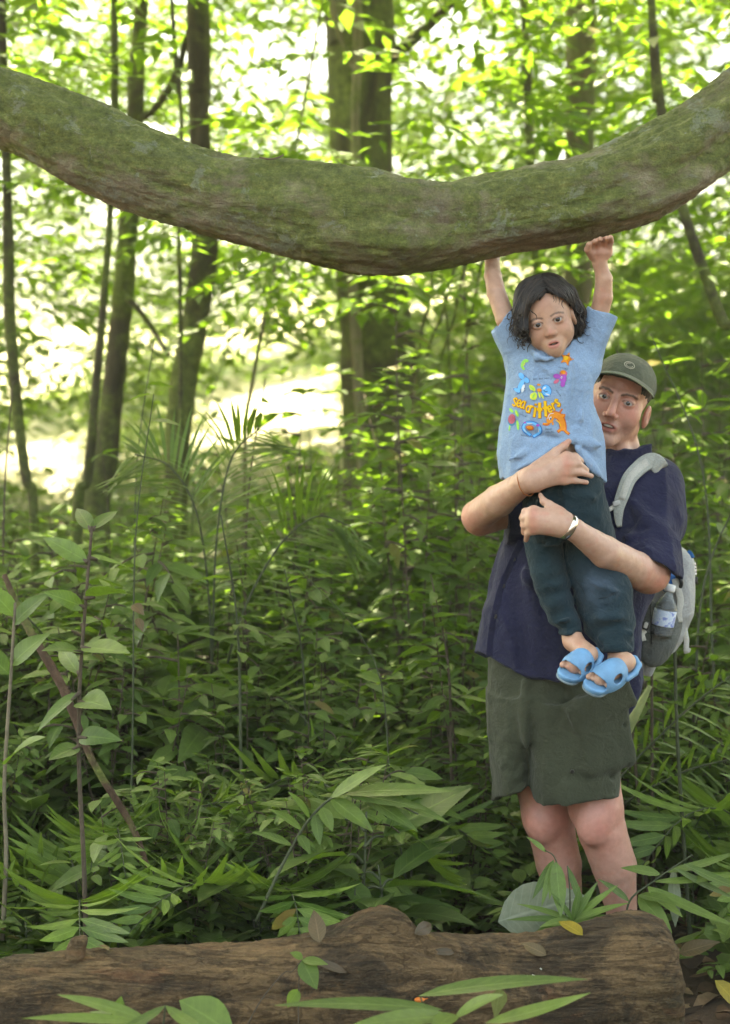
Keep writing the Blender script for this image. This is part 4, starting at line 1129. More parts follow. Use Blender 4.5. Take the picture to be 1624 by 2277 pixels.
    ring = [c + .0345 * (math.cos(t) * s1 + math.sin(t) * s2) + ax * .003 * math.sin(t * 2) for t in np.linspace(0, 2 * math.pi, 40)]
    v, f = tube(ring, .0013, 6); mesh_np("wrist_cord", v, f, plain("cord_orange", (.35, .12, .03), .8), man)
    return man, sb

# ---------------------------------------------------------------- backpack and bottle
def build_pack(sb):
    Mg = fabric("pack_grey_nylon", (.37, .375, .36), 500, .15, .75); Ml = fabric("strap_pale_grey", (.36, .375, .33), 500, .12, .8)
    Mb = fabric("pack_blue_panel", (.02, .13, .36), 500, .15, .6); Md = fabric("mesh_pocket_grey", (.13, .14, .125), 1400, .2, .8, bump=.5)
    Mk = plain("black_plastic", (.012, .012, .013), .35); Mr = plain("reflective_strip", (.8, .82, .82), .25, .6); Mw = fabric("pale_webbing", (.5, .49, .43), 900, .1)
    base = ZB(600, 1900, 5.62)
    p = empty("backpack", base, "grey backpack with blue trim and pale straps worn on the back of the man", "backpack")
    body = stack_px(ZB, [(180, 560, 860, 5.66, .05), (260, 470, 960, 5.65, .09), (370, 420, 1052, 5.65, .105), (600, 380, 1066, 5.65, .115), (1000, 330, 1056, 5.65, .12), (1220, 310, 1034, 5.65, .12), (1350, 300, 975, 5.65, .115), (1590, 290, 885, 5.65, .11), (1760, 270, 775, 5.65, .10), (1870, 250, 560, 5.65, .08), (2100, 220, 420, 5.65, .06)], p=3.2)
    zb = lambda x, y, Y: ZB(x, y, Y)
    fl = folds([(zb(830, 430, 5.54), zb(760, 1000, 5.53), -.006, .006), (zb(880, 1100, 5.53), zb(560, 1850, 5.55), .006, .01), (zb(600, 1700, 5.54), zb(800, 1690, 5.55), -.004, .01)])
    v, f = sdf_mesh([('u', body, 0)], .004, disp=lambda P: fl(P) + .004 * fbm(P * 14, 2))
    col = np.tile(np.array([.25, .255, .25]), (len(v), 1))
    b = mesh_np("pack_body", v, f, Mg, p)
    bb = bvh_of(v, f)
    def strip(name, pts, w, mat, par=p, off=.003, th=.002, n=24):
        q = [onto(bb, ZB(x, y, 5.4), off) for x, y in pts]; q = [h[0] for h in q if h is not None]
        if len(q) < 2: return
        vv, ff = tube(spline(q, n), w, 8, flat=(1, th), up=np.array([0, -1., 0])); return mesh_np(name, vv, ff, mat, par)
    strip("blue_panel", [(800, 400), (790, 520), (760, 640), (700, 760), (620, 860)], .013, Mb, off=.002)
    strip("blue_trim", [(985, 290), (1030, 335), (1055, 385)], .006, Mb)
    strip("zip", [(855, 330), (840, 480), (815, 620), (790, 730)], .0022, Mk)
    strip("side_strap", [(815, 690), (860, 900), (880, 1040), (850, 1180), (850, 1320)], .010, Mw, off=.008)
    # bulging mesh side pocket
    pk = CUT(EL(zb(585, 1380, 5.545), (.062, .045, .125), rot_xyz(0, RD(14), 0)), hem(ZB, [(300, 960), (450, 1010), (600, 1120), (830, 1190)], 5.5, False))
    v, f = sdf_mesh([('u', pk, 0)], .003, disp=lambda P: .003 * fbm(P * 22, 2)); pocket = mesh_np("side_pocket", v, f, Md, p)
    pbv = bvh_of(v, f)
    q = [onto(pbv, ZB(x, y, 5.4), .002) for x, y in ((440, 1060), (452, 1300), (450, 1500), (460, 1660))]; q = [h[0] for h in q if h is not None]
    if len(q) > 2: v, f = tube(spline(q, 16), .0016, 6); mesh_np("pocket_seam", v, f, Mk, pocket)
    # zip pull with reflective dashes, on the outer edge
    a, c = zb(1085, 440, 5.60), zb(1100, 640, 5.60)
    v, f = boxm((a + c) / 2, (.012, .006, np.linalg.norm(c - a)), rot_xyz(0, RD(-5), 0), .3); pull = mesh_np("reflector_tab", v, f, Mk, p)
    for i in range(4):
        t = (i + .5) / 4; v, f = boxm(a * (1 - t) + c * t + np.array([0, -.004, 0]), (.0095, .003, .0072), rot_xyz(0, RD(-5), 0), .3); mesh_np("reflector", v, f, Mr, pull)
    v, f = boxm(zb(1103, 705, 5.60), (.015, .012, .020), None, .4); mesh_np("zip_pull", v, f, Mk, p)
    q = spline([zb(830, 650, 5.53), zb(880, 690, 5.52), (zb(900, 770, 5.52)), zb(870, 830, 5.53)], 14); v, f = tube(q, .0058, 8); mesh_np("toggle", v, f, Mk, p)
    q = spline([zb(930, 1340, 5.56), zb(955, 1480, 5.56), zb(975, 1600, 5.56), zb(968, 1720, 5.56), zb(975, 1800, 5.56)], 22); v, f = tube(q, .0078, 8, flat=(1, .0014), up=np.array([0, -1., 0])); mesh_np("hanging_strap", v, f, Mw, p)
    v, f = boxm(zb(990, 1745, 5.555), (.018, .006, .013), rot_xyz(0, RD(20), 0), .3); mesh_np("strap_end", v, f, Mw, p)
    v, f = boxm(zb(365, 1385, 5.47), (.022, .012, .024), rot_xyz(0, RD(18), 0), .3); mesh_np("buckle", v, f, Mk, p)
    v, f = boxm(zb(370, 1380, 5.463), (.011, .006, .017), rot_xyz(0, RD(18), 0), .3); mesh_np("buckle_insert", v, f, Mw, p)
    q = spline([zb(330, 1430, 5.48), zb(275, 1500, 5.475), zb(300, 1620, 5.48)], 14); v, f = tube(q, .015, 8, flat=(1, .003), up=np.array([0, -1., 0])); mesh_np("hip_belt", v, f, Mw, p)
    v, f = boxm(zb(285, 975, 5.44), (.021, .004, .022), None, .15); mesh_np("sewn_label", v, f, Mw, p)
    # shoulder strap over the shirt
    pts = [(1200, 250), (1165, 216), (1118, 226), (1066, 266), (1015, 320), (985, 400), (965, 480), (962, 550), (968, 600)]
    q = []
    for x, y in pts:
        h = onto(sb, Z2(x, y, 5.2), .009)
        if h is not None: q.append(h[0])
    q.insert(0, q[0] + np.array([.015, .07, -.01]))
    wd = np.interp(np.linspace(0, 1, 40), [0, .1, .3, .7, .82, 1], [.024, .024, .024, .019, .014, .007])
    v, f = tube(spline(q, 40), wd, 12, flat=(1, .006), up=np.array([-.3, -1., .25])); st = mesh_np("shoulder_strap", v, f, Ml, p)
    sq = spline(q, 40)
    v, f = tube(sq[12:29] + np.array([0, -.0062, 0]), wd[12:29] * .5, 8, flat=(1, .002), up=np.array([-.3, -1., .25])); mesh_np("strap_webbing", v, f, Mw, st)
    h = onto(sb, Z2(948, 462, 5.2), .017)
    if h is not None: v, f = boxm(h[0], (.020, .008, .013), rot_xyz(0, RD(-15), 0), .3); mesh_np("strap_buckle", v, f, plain("buckle_grey", (.45, .45, .42), .3), st)
    q = [onto(sb, Z2(x, y, 5.2), .012) for x, y in ((945, 470), (915, 490), (885, 505))]; q = [h[0] for h in q if h is not None]
    if len(q) > 1: v, f = tube(spline(q, 8), .006, 8, flat=(1, .0015), up=np.array([0, -1., 0])); mesh_np("chest_webbing", v, f, Mw, st)
    # water bottle in the side pocket
    top = zb(738, 775, 5.50); bot = zb(610, 1420, 5.51); ax = unit(bot - top)
    bt = empty("water_bottle", bot, "clear plastic water bottle with white cap in the side pocket of the backpack", "bottle")
    t = NT("clear_plastic"); t.set(Base__Color=(.86, .93, .92), Roughness=.06); t.b.inputs['Transmission Weight'].default_value = .85; t.b.inputs['IOR'].default_value = 1.2
    v, f = lathe([(.012, .022), (.0125, .032), (.020, .043), (.029, .060), (.032, .072), (.032, .12), (.031, .13), (.032, .14), (.032, .150)], top, ax, 28); mesh_np("bottle_body", v, f, t.m, bt)
    v, f = lathe([(.013, 0), (.0155, .002), (.0158, .016), (.0150, .020)], top, ax, 28); mesh_np("cap", v, f, plain("white_plastic", (.75, .76, .74), .4), bt)
    tl = NT("printed_label"); vv = tl.coord('Object')
    c = tl.ramp(tl.noise(55, 2, .6, vv), [(.42, (.55, .66, .80)), (.5, (.70, .78, .86)), (.62, (.22, .30, .62))]); tl.set(Base__Color=c, Roughness=.3)
    v, f = lathe([(.0324, .074), (.0327, .076), (.0327, .118), (.0324, .12)], top, ax, 36); mesh_np("label", v, f, tl.m, bt)
    return p
def sstep_(x, a, b): t = np.clip((x - a) / (b - a), 0, 1); return t * t * (3 - 2 * t)
# ---------------------------------------------------------------- the child
HC = Head(ZC(785, 962, 5.065), -8, 8, -15.5, .845)
def build_child():
    zr1 = lambda v: Z1.r(v, 5.15)
    ops = []; U = lambda p, k=.015: ops.append(('u', p, k))
    U(RC(Z1(560, 850, 5.18), Z1(560, 1300, 5.18), .085, .085), 0)
    U(RC(Z2(640, 300, 5.18), Z2(700, 480, 5.18), .09, .08), .04)
    U(RC(Z1(450, 850, 5.19), Z1(690, 850, 5.19), .04), .03)
    # raised arms
    L = [((400, 790, 5.19), 60), ((290, 560, 5.18), 60), ((232, 400, 5.20), 56), ((212, 300, 5.235), 52), ((206, 190, 5.29), 43)]
    U(UN(chain([(Z1(*a), zr1(r)) for a, r in L]), .004), .02)
    w = Z1(206, 185, 5.295)
    U(RC(w, Z1(210, 90, 5.375), .019, .024), .015)
    for i in range(4): U(RC(Z1(165 + 28 * i, 90, 5.38), Z1(165 + 28 * i, -40 + 12 * abs(i - 1), 5.375), .0075, .006), .004)
    U(RC(Z1(250, 110, 5.365), Z1(300, 50, 5.37), .009, .0065), .006)
    Rr = [((735, 800, 5.19), 58), ((835, 570, 5.165), 56), ((868, 430, 5.15), 57), ((873, 320, 5.14), 50), ((847, 222, 5.13), 37)]
    U(UN(chain([(Z1(*a), zr1(r)) for a, r in Rr]), .004), .02)
    U(RC(Z1(846, 215, 5.13), Z1(848, 165, 5.125), zr1(38), zr1(52)), .015)
    U(RC(Z1(815, 165, 5.125), Z1(890, 160, 5.125), zr1(36), zr1(36)), .012)
    fing = [[(810, 150, 5.12, 20), (800, 118, 5.10, 17), (822, 104, 5.085, 15)], [(840, 142, 5.12, 21), (838, 100, 5.10, 18), (852, 92, 5.08, 15)],
            [(872, 140, 5.12, 21), (878, 92, 5.10, 18), (890, 86, 5.08, 15)], [(900, 145, 5.12, 20), (915, 100, 5.105, 17), (912, 82, 5.085, 15)],
            [(805, 185, 5.12, 26), (776, 150, 5.10, 20), (784, 122, 5.09, 16)]]
    fing = [[(x, y - 5 * i, Y - .004 * i, r) for i, (x, y, Y, r) in enumerate(ch)] for ch in fing]
    for ch in fing:
        ops += [('u', RC(Z1(*a[:3]), Z1(*b[:3]), zr1(a[3]), zr1(b[3])), .003 if i else .006) for i, (a, b) in enumerate(zip(ch[:-1], ch[1:]))]
    # legs and feet
    FEET = []
    for toe, heel, ank, knee in ((Z2(642, 1490, 4.995), Z2(808, 1372, 5.09), Z2(690, 1275, 5.105), Z2(655, 1150, 5.125)), (Z2(792, 1562, 4.97), Z2(1038, 1420, 5.08), Z2(960, 1378, 5.085), Z2(935, 1200, 5.125))):
        a = unit(toe - heel); up = np.array([.10, -.62, .78]); up = unit(up - a * (up @ a)); s = np.cross(up, a)
        FEET.append((toe, heel, a, up, s, ank))
        U(RC(knee, ank, .026, .0235), .01); 
        U(RC(ank, heel + a * .04 + up * .032, .0245, .024), .02)
        U(RC(heel + a * .03 + up * .024, heel + a * .09 + up * .026, .022, .023), .015)
        Lf = np.linalg.norm(toe - heel)
        U(RC(heel + a * .085 + up * .024 - s * .004, heel + a * (Lf - .035) + up * .018, .0225, .018), .015)
        for i in range(5):
            k = (i - 2); r = .0085 if i == 0 else .0062
            o0 = heel + a * (Lf - .045) + s * k * .0125 + up * .019; o1 = heel + a * (Lf - .016 - .004 * i) + s * k * .0125 + up * .0165
            U(RC(o0, o1, r, r * .95), .003)
    V1, F1 = sdf_mesh(ops, .0022, disp=lambda P: .0004 * fbm(P * 70, 2))
    base, red = np.array([.48, .30, .205]), np.array([.49, .20, .14])
    c1 = np.tile(base, (len(V1), 1))
    for p, r, wt in ((Z1(868, 440, 5.1), .04, .35), (Z1(848, 130, 5.1), .04, .45), (Z2(655, 1480, 5.0), .03, .5), (Z2(810, 1560, 5.0), .03, .5), (Z2(700, 1300, 5.1), .04, .3)):
        c1 = blend(c1, wt * np.exp(-(np.linalg.norm(V1 - p, axis=1) / r) ** 2), red)
    c1 = blend(c1, np.clip(fbm(V1 * 60, 3) - .2, 0, 1) * .3, red)
    H = HC
    ho = head_ops(H, open_=.0016, child=True)
    ho += [('u', RC(H(0, .02, -.05), Z1(575, 830, 5.18), .040, .042), .02)]
    V2, F2 = sdf_mesh(ho, .0013, smooth=1)
    c2 = head_col(V2, H, (.47, .30, .20), (.49, .21, .145), (.43, .15, .12), (.03, .02, .014), child=True, browpts=((.014, .0162), (.026, .0199), (.040, .0197), (.053, .0136)))
    V = np.concatenate([V1, V2]); F = np.concatenate([F1, F2 + len(V1)])
    ch = mesh_np("person", V, F, M_SKIN, col=np.concatenate([c1, c2]))
    tag(ch, "young child in light blue tee reaching both hands up to the mossy bough", "person")
    eyes(ch, H, (-.032, .032), -.0742, 0, .0142, (.010, .006, .004), (0, 0, CAMZ), irr=.0082)
    P = spline([H(-.010, -.0815, -.0685), H(0, -.0855, -.0688), H(.010, -.0815, -.0685)], 9)
    v, f = tube(P, .0016, 8); mesh_np("teeth", v, f, plain("milk_teeth", (.7, .66, .58), .3), ch)
    # hair ------------------------------------------------------------
    r = lambda v: ZC.r(v, 5.1)
    mass = UN([H.el((0, .012, .050), (.087, .103, .087)), RC(ZC(440, 420, 5.12), ZC(330, 780, 5.10), r(170), r(120)), RC(ZC(330, 780, 5.10), ZC(350, 1080, 5.09), r(120), r(115)), RC(ZC(350, 1080, 5.09), ZC(470, 1260, 5.10), r(115), r(50)),
               RC(ZC(1120, 480, 5.15), ZC(1310, 800, 5.15), r(165), r(110)), RC(ZC(1310, 800, 5.15), ZC(1310, 1090, 5.15), r(110), r(90)), RC(ZC(1310, 1090, 5.15), ZC(1270, 1200, 5.15), r(90), r(45)),
               RC(ZC(760, 500, 5.20), ZC(850, 1150, 5.22), r(420), r(300))], .02)
    def face_hole(P):
        x, y = ZC.inv(P)
        a = RD(-9); dx, dy = x - 868, y - 1020
        u, v = dx * math.cos(a) + dy * math.sin(a), -dx * math.sin(a) + dy * math.cos(a)
        av = np.where(v < 0, 548, 640)
        d = ((np.abs(u) / 455) ** 2.3 + (np.abs(v) / av) ** 2.3) ** (1 / 2.3) - 1
        part = (np.hypot((x - 960) / 110, (y - 430) / 200) - 1)
        return np.maximum(np.minimum(d, part + 99) * .045, P[:, 1] - 5.135)
    hair_f = lambda P: smax(mass(P), -face_hole(P), .006)
    hf = FN(hair_f); hf.lo, hf.hi = mass.lo, mass.hi
    hv, hfa = sdf_mesh([('u', hf, 0)], .0022, disp=lambda P: .0030 * fbm(P * np.array([150, 150, 32]), 2) + .003 * vnoise(P * np.array([40, 40, 16])))
    hair = mesh_np("hair", hv, hfa, M_HAIR, ch)
    # locks combed over the surface from the parting
    def grad(P):
        e = .002; g = np.stack([mass(P + d) - mass(P - d) for d in np.eye(3) * e], 1); return g / (np.linalg.norm(g, axis=1)[:, None] + 1e-9)
    N = 760; part0, part1 = H(.022, -.075, .098), H(.004, .07, .125)
    t = rng.random(N)[:, None]; P = part0 * (1 - t) + part1 * t + rng.normal(0, .004, (N, 3))
    sidev = np.where(rng.random(N) < .56, -1., 1.)
    dirv = np.outer(sidev, H.R[:, 0]) + np.outer(rng.normal(-.25, .45, N), H.R[:, 1])
    paths = [P.copy()]; lens = rng.integers(26, 44, N); off = rng.uniform(.0004, .0055, N); ph = rng.uniform(0, 6.28, N)
    D = dirv
    for k in range(44):
        g = grad(P); P = P - g * (mass(P) - off)[:, None]
        down = np.array([0, .04, -1.0])
        D = D * .86 + down * (.03 + .006 * k) + rng.normal(0, .03, (N, 3))
        if k > 20: D = D + (np.sin(ph + k * .55) * .42)[:, None] * H.R[:, 0]
        D = D - g * (D * g).sum(1)[:, None]; D /= np.linalg.norm(D, axis=1)[:, None] + 1e-9
        P = P + D * .0062; paths.append(P.copy())
    paths = np.array(paths); parts = []
    for i in range(N):
        q = paths[1:lens[i], i]
        keep = face_hole(q) > -.0015
        n = len(q) if keep.all() else int(np.argmin(keep))
        if n < 5: continue
        q = q[:n]; rad = .0019 * np.interp(np.arange(n) / (n - 1), [0, .15, .7, 1], [.5, 1, .9, .15]) * (.6 + .8 * rng.random())
        parts.append(tube(q, rad, 5, cap=False))
    # springy curls along the lower edge on both sides
    edge = np.array([(215, 880), (190, 980), (215, 1090), (290, 1180), (370, 1260), (450, 1300), (1430, 860), (1425, 980), (1390, 1090), (1350, 1180), (1290, 1250)], float)
    for i in range(110):
        k = rng.integers(len(edge)); x, y = edge[k] + rng.normal(0, 45, 2); lft = k < 6
        o = ZC(x + (35 if lft else -35), y - 40, (5.085 if lft else 5.14) + rng.normal(0, .018)); n = 22; tt = np.linspace(0, 1, n)
        ln = rng.uniform(.018, .042); rr = rng.uniform(.003, .0085) * tt ** .5; w_ = rng.uniform(5, 11); p0 = rng.uniform(0, 6.28)
        q = o + np.outer(tt * ln, [-.45 if lft else .3, -.1, -.85]) + np.stack([rr * np.cos(w_ * tt + p0), .5 * rr * np.sin(w_ * tt + p0), rr * np.sin(w_ * tt + p0)], 1)
        if (face_hole(q) < .001).any(): continue
        parts.append(tube(q, .0013 * np.linspace(1.1, .4, n) * rng.uniform(.7, 1.4), 5, cap=False))
    # loose curls hanging at the left, wisps on the forehead
    for pts, rr in (([(190, 740), (130, 880), (100, 1040), (140, 1150), (220, 1180), (270, 1120)], 0.0022), ([(170, 1000), (95, 1060), (90, 1110), (150, 1190), (240, 1170)], 0.0016), ([(230, 1150), (200, 1230), (260, 1290), (350, 1300)], 0.0019), ([(430, 700), (500, 780), (560, 820), (582, 880), (575, 920)], 0.0014),
                    ([(930, 470), (935, 560), (930, 610)], 0.0011), ([(980, 470), (1000, 560), (985, 640)], 0.0011), ([(880, 480), (900, 560), (880, 600)], 0.0010), ([(1060, 560), (1040, 640), (1080, 720)], 0.0013), ([(300, 1150), (230, 1080), (170, 1120), (200, 1190)], 0.0019), ([(140, 730), (110, 745), (150, 790), (180, 860)], 0.0014), ([(400, 1250), (330, 1310), (420, 1330), (480, 1340)], 0.0019), ([(1380, 900), (1450, 1000), (1420, 1080)], 0.0014)):
        q = spline([ZC(x, y, 5.035 if 560 < x < 1100 or y < 930 and x > 400 else 5.06) for x, y in pts], 24)
        parts.append(tube(q, rr * np.linspace(1.2, .3, 24), 5))
    t = NT("dark_brown_locks"); g = t.n('ShaderNodeNewGeometry')
    t.set(Base__Color=t.ramp(g.outputs['Random Per Island'], [(0, (.006, .004, .003)), (.5, (.012, .008, .0055)), (1., (.038, .025, .017))]), Roughness=.42); t.b.inputs['Specular IOR Level'].default_value = .4
    v, f = joinm(parts); mesh_np("locks", v, f, t.m, hair)
    # tee -------------------------------------------------------------
    M_TEE = fabric("light_blue_cotton", (.235, .35, .495), 900, .10, bump=.25)
    tor = stack_px(Z1, [(700, 430, 700, 5.18, .06), (740, 385, 740, 5.18, .075), (800, 335, 785, 5.18, .088), (850, 316, 812, 5.18, .092), (950, 302, 800, 5.18, .096), (1050, 284, 797, 5.18, .098), (1150, 266, 828, 5.18, .10), (1270, 252, 862, 5.18, .102), (1380, 248, 872, 5.18, .104), (1500, 268, 876, 5.18, .108), (1560, 280, 880, 5.18, .11)], p=2.3)
    th = hem(Z1, [(230, 1462), (262, 1498), (345, 1505), (400, 1475), (450, 1440), (500, 1395), (540, 1360), (575, 1330), (640, 1290), (668, 1278), (700, 1312), (735, 1370), (770, 1425), (810, 1455), (845, 1490), (872, 1518)], 5.1)
    slL = CUT(RC(Z1(395, 800, 5.18), Z1(265, 540, 5.18), zr1(105), zr1(96)), side(Z1, (206, 645), (340, 484), 5.15))
    slR = CUT(RC(Z1(750, 830, 5.18), Z1(878, 490, 5.165), zr1(95), zr1(85)), side(Z1, (794, 500), (952, 552), 5.15))
    # bunch of cloth at the lower right, gathered over the wrist at the left
    to = [('u', CUT(tor, th), 0), ('u', slL, .03), ('u', slR, .03)]
    to += [('s', CUT(RC(Z1(300, 600, 5.18), Z1(200, 400, 5.18), zr1(82), zr1(84)), side(Z1, (360, 535), (225, 695), 5.15)), .003)]
    to += [('s', CUT(RC(Z1(858, 640, 5.165), Z1(880, 430, 5.165), zr1(62), zr1(68)), side(Z1, (945, 604), (786, 552), 5.15)), .003)]
    to += [('s', RC(Z1(575, 770, 5.17), Z1(572, 600, 5.13), .043, .056), .004)]
    to += [('u', p, .004) for p in chain([(ZS(x, y, Y), .0048) for x, y, Y in ((590, -60, 5.16), (640, 70, 5.11), (740, 165, 5.085), (870, 205, 5.078), (990, 180, 5.085), (1060, 100, 5.11), (1120, -20, 5.15))])]
    to += [('s', CUT(stack_px(Z1, [(1240, 290, 830, 5.18, .078), (1600, 300, 835, 5.18, .084)]), hem(Z1, [(230, 1440), (345, 1480), (500, 1370), (668, 1255), (770, 1400), (872, 1495)], 5.1, False)), .003)]
    s1 = lambda x, y, Y=5.085: Z1(x, y, Y)
    fl = [(s1(345, 720), s1(330, 1000), .006, .008), (s1(390, 720), s1(360, 940), -.005, .008), (s1(430, 700), s1(420, 900), .004, .007), (s1(455, 800), s1(560, 880), .0020, .008), (s1(560, 880), s1(670, 830), .0020, .008), (s1(690, 760), s1(640, 1130), .006, .010), (s1(730, 800), s1(700, 1180), -.004, .010),
          (s1(780, 900), s1(740, 1150), .004, .010), (s1(300, 1100), s1(290, 1400), .005, .012), (s1(360, 1240), s1(600, 1270), -.003, .012), (s1(660, 1270), s1(450, 1410, 5.075), .010, .009), (s1(620, 1320, 5.075), s1(350, 1480, 5.075), -.006, .006), (s1(520, 1370, 5.07), s1(300, 1480, 5.08), .010, .010), (s1(400, 1350), s1(260, 1420), .006, .010),
          (s1(680, 1275), s1(860, 1310, 5.1), .009, .010), (s1(700, 1300), s1(840, 1400, 5.1), -.006, .009), (s1(720, 1330), s1(850, 1480, 5.1), .008, .010), (s1(660, 1250), s1(520, 1210), .004, .010), (s1(290, 560, 5.11), s1(340, 800), .005, .010), (s1(250, 640, 5.12), s1(320, 840, 5.1), -.005, .010), (s1(310, 540, 5.10), s1(400, 760), .004, .008),
          (s1(820, 600, 5.1), s1(740, 800), .006, .010), (s1(870, 640, 5.1), s1(790, 880), -.004, .010), (s1(920, 600, 5.11), s1(820, 850, 5.1), .004, .010), (s1(800, 590, 5.1), s1(945, 640, 5.1), -.0015, .004), (s1(330, 520, 5.1), s1(226, 690, 5.1), -.0015, .004)]
    fd = folds(fl, 1.9)
    tv, tf = sdf_mesh(to, .0028, disp=lambda P: fd(P) + .0030 * vnoise(P * np.array([30, 30, 10])) + .0012 * vnoise(P * 60) - .005 * ridged(P * np.array([17, 17, 6]) + 2))
    tee = mesh_np("tee", tv, tf, M_TEE, ch)
    print_on_tee(tee, bvh_of(tv, tf))
    # jeans -----------------------------------------------------------
    M_JEANS = fabric("dark_teal_denim", (.02, .045, .055), 700, .25, useCol=True, bump=.35)
    z2r = lambda v: Z2.r(v, 5.1)
    pel = stack_px(Z2, [(170, 420, 850, 5.18, .085), (240, 430, 855, 5.175, .095), (330, 420, 868, 5.17, .10), (430, 392, 888, 5.165, .105), (520, 384, 908, 5.165, .105), (620, 396, 930, 5.16, .10), (680, 405, 940, 5.16, .09)], p=2.4)
    jo = [('u', pel, 0)]
    for pts in ([((505, 540, 5.155), 122), ((520, 720, 5.14), 110), ((540, 850, 5.13), 106), ((568, 950, 5.13), 101), ((612, 1090, 5.125), 92), ((670, 1195, 5.108), 66), ((680, 1222, 5.105), 62)],
                [((760, 520, 5.165), 150), ((800, 800, 5.15), 165), ((872, 1000, 5.145), 172), ((902, 1150, 5.14), 155), ((940, 1270, 5.105), 112), ((950, 1330, 5.085), 100)]):
        jo += [('u', UN(chain([(Z2(*a), z2r(q)) for a, q in pts]), .006), .008)]
    jo += [('i', FN(hem(Z2, [(560, 1200), (620, 1232), (740, 1222), (770, 1230), (830, 1345), (1060, 1338)], 5.1)), .003)]
    z = lambda x, y, Y=5.07: Z2(x, y, Y)
    fl = [(z(420, 740), z(620, 690), .006, .010), (z(430, 850), z(640, 800), .007, .010), (z(450, 800), z(640, 860), -.006, .009), (z(470, 930), z(665, 915), .006, .010), (z(500, 1040), z(690, 1000), .006, .010), (z(520, 1110), z(700, 1060), -.006, .009), (z(560, 1170), z(715, 1130), .007, .009), (z(610, 1205), z(728, 1175), .005, .008), (z(640, 640), z(680, 1000), -.010, .012),
          (z(680, 1000), z(730, 1220), -.008, .012), (z(700, 900, 5.06), z(950, 980, 5.06), .005, .012), (z(720, 1050, 5.06), z(1000, 1000, 5.06), -.003, .008), (z(760, 1150, 5.06), z(1040, 1130, 5.06), .006, .014), (z(820, 1250), z(1040, 1230), .006, .012), (z(850, 1310), z(1045, 1300), -.003, .008), (z(600, 420), z(590, 620), -.007, .014), (z(640, 380), z(800, 420), .005, .014), (z(520, 380), z(420, 520), .005, .014)]
    fj = folds(fl, 1.9)
    def bunch(P):
        x, y = Z2.inv(P); w1 = np.exp(-((x - 600) / 110) ** 2) * sstep_(y, 780, 1000); w2 = np.exp(-((x - 880) / 160) ** 2) * sstep_(y, 1020, 1180)
        ph = y * .062 + .012 * (x - 600) + 2.2 * vnoise(P * 14); ph2 = y * .040 - .010 * (x - 880) + 2.4 * vnoise(P * 12 + 5)
        return .0042 * w1 * np.sin(ph) + .0040 * w2 * np.sin(ph2)
    jv, jf = sdf_mesh(jo, .0028, disp=lambda P: fj(P) + .0025 * vnoise(P * 26) + .0014 * vnoise(P * 55) - bunch(P))
    jc = np.tile(np.array([.012, .030, .038]), (len(jv), 1))
    jc = blend(jc, .55 * np.exp(-(np.linalg.norm(jv - Z2(830, 960, 5.07), axis=1) / .06) ** 2) * (1 + .6 * fbm(jv * 40, 2)), (.07, .10, .14))
    jc = blend(jc, .35 * np.exp(-(np.linalg.norm(jv - Z2(530, 880, 5.07), axis=1) / .05) ** 2), (.04, .075, .085))
    jeans = mesh_np("jeans", jv, jf, M_JEANS, ch, col=jc)
    jb = bvh_of(jv, jf)
    Mst = plain("seam_thread", (.012, .022, .03), .9)
    for pts in (((470, 940), (560, 935), (665, 925)), ((720, 1055), (850, 1020), (1000, 1000)), ((700, 905), (760, 1000), (790, 1200), (850, 1320)), ((430, 690), (620, 660))):
        q = [onto(jb, Z2(x, y, 4.9), .0002) for x, y in pts]; q = [h[0] for h in q if h is not None]
        if len(q) > 1: v, f = tube(spline(q, 20), .0011, 5); mesh_np("seam", v, f, Mst, jeans)
    # foam slides -----------------------------------------------------
    M_SL = plain("blue_foam", (.145, .32, .51), .55, var=.18, scale=20, spec=.3); M_SOLE = plain("worn_sole", (.20, .27, .30), .8, var=.3)
    for toe, heel, a, up, s, ank in FEET:
        L = np.linalg.norm(toe - heel); Rm = np.stack([a, s, up], 1)
        q = lambda x, y, z_: heel + a * x + s * y + up * z_
        def loc(P): return (P - heel) @ Rm
        so = [('u', RC(q(.012, 0, .004), q(L * .5, 0, .002), .028, .026), 0), ('u', RC(q(L * .5, 0, .002), q(L - .018, 0, .006), .029, .032), .03)]
        so += [('i', FN(lambda P: np.abs(loc(P)[:, 2] - (-.002 + 3.0 * np.maximum(loc(P)[:, 0] - L * .75, 0) ** 2)) - .0085), .004)]
        sole = sdf_mesh(so, .0024)
        band = EL(q(L * .60, 0, .002), (L * .44, .041, .058), Rm)
        inner = EL(q(L * .60, 0, .002), (L * .44 - .004, .0365, .053), Rm)
        bo = [('u', band, 0), ('s', inner, .002), ('i', FN(lambda P: -.006 - loc(P)[:, 2]), .002), ('i', FN(lambda P: (L * .32 - loc(P)[:, 0]) * .8 + .25 * np.maximum(.02 - loc(P)[:, 2], 0)), .004)]
        bo += [('s', EL(q(L * .96, .0, .016), (.040, .033, .024), Rm), .004), ('s', EL(q(L * .62, -.036, .040), (.020, .022, .014), Rm), .004), ('s', EL(q(L * .62, .040, .030), (.018, .02, .012), Rm), .004)]
        bv_ = sdf_mesh(bo, .0022)
        ro = [('u', p, .004) for p in chain([(q(.030, -.033, .014), .008), (q(.004, -.022, .020), .008), (q(-.004, 0, .022), .008), (q(.004, .022, .020), .008), (q(.030, .033, .014), .008)])] + [('u', RC(q(.03, .033, .012), q(L * .4, .036, .012), .008), .004), ('u', RC(q(.03, -.033, .012), q(L * .4, -.036, .012), .008), .004)]
        rim = sdf_mesh(ro, .0024)
        nv = len(bv_[0]); V = np.concatenate([bv_[0], rim[0]]); F = np.concatenate([bv_[1], rim[1] + nv])
        sl = mesh_np("slide_sandal", V, F, M_SL, ch)
        mesh_np("sole", sole[0], sole[1], [M_SL], sl)
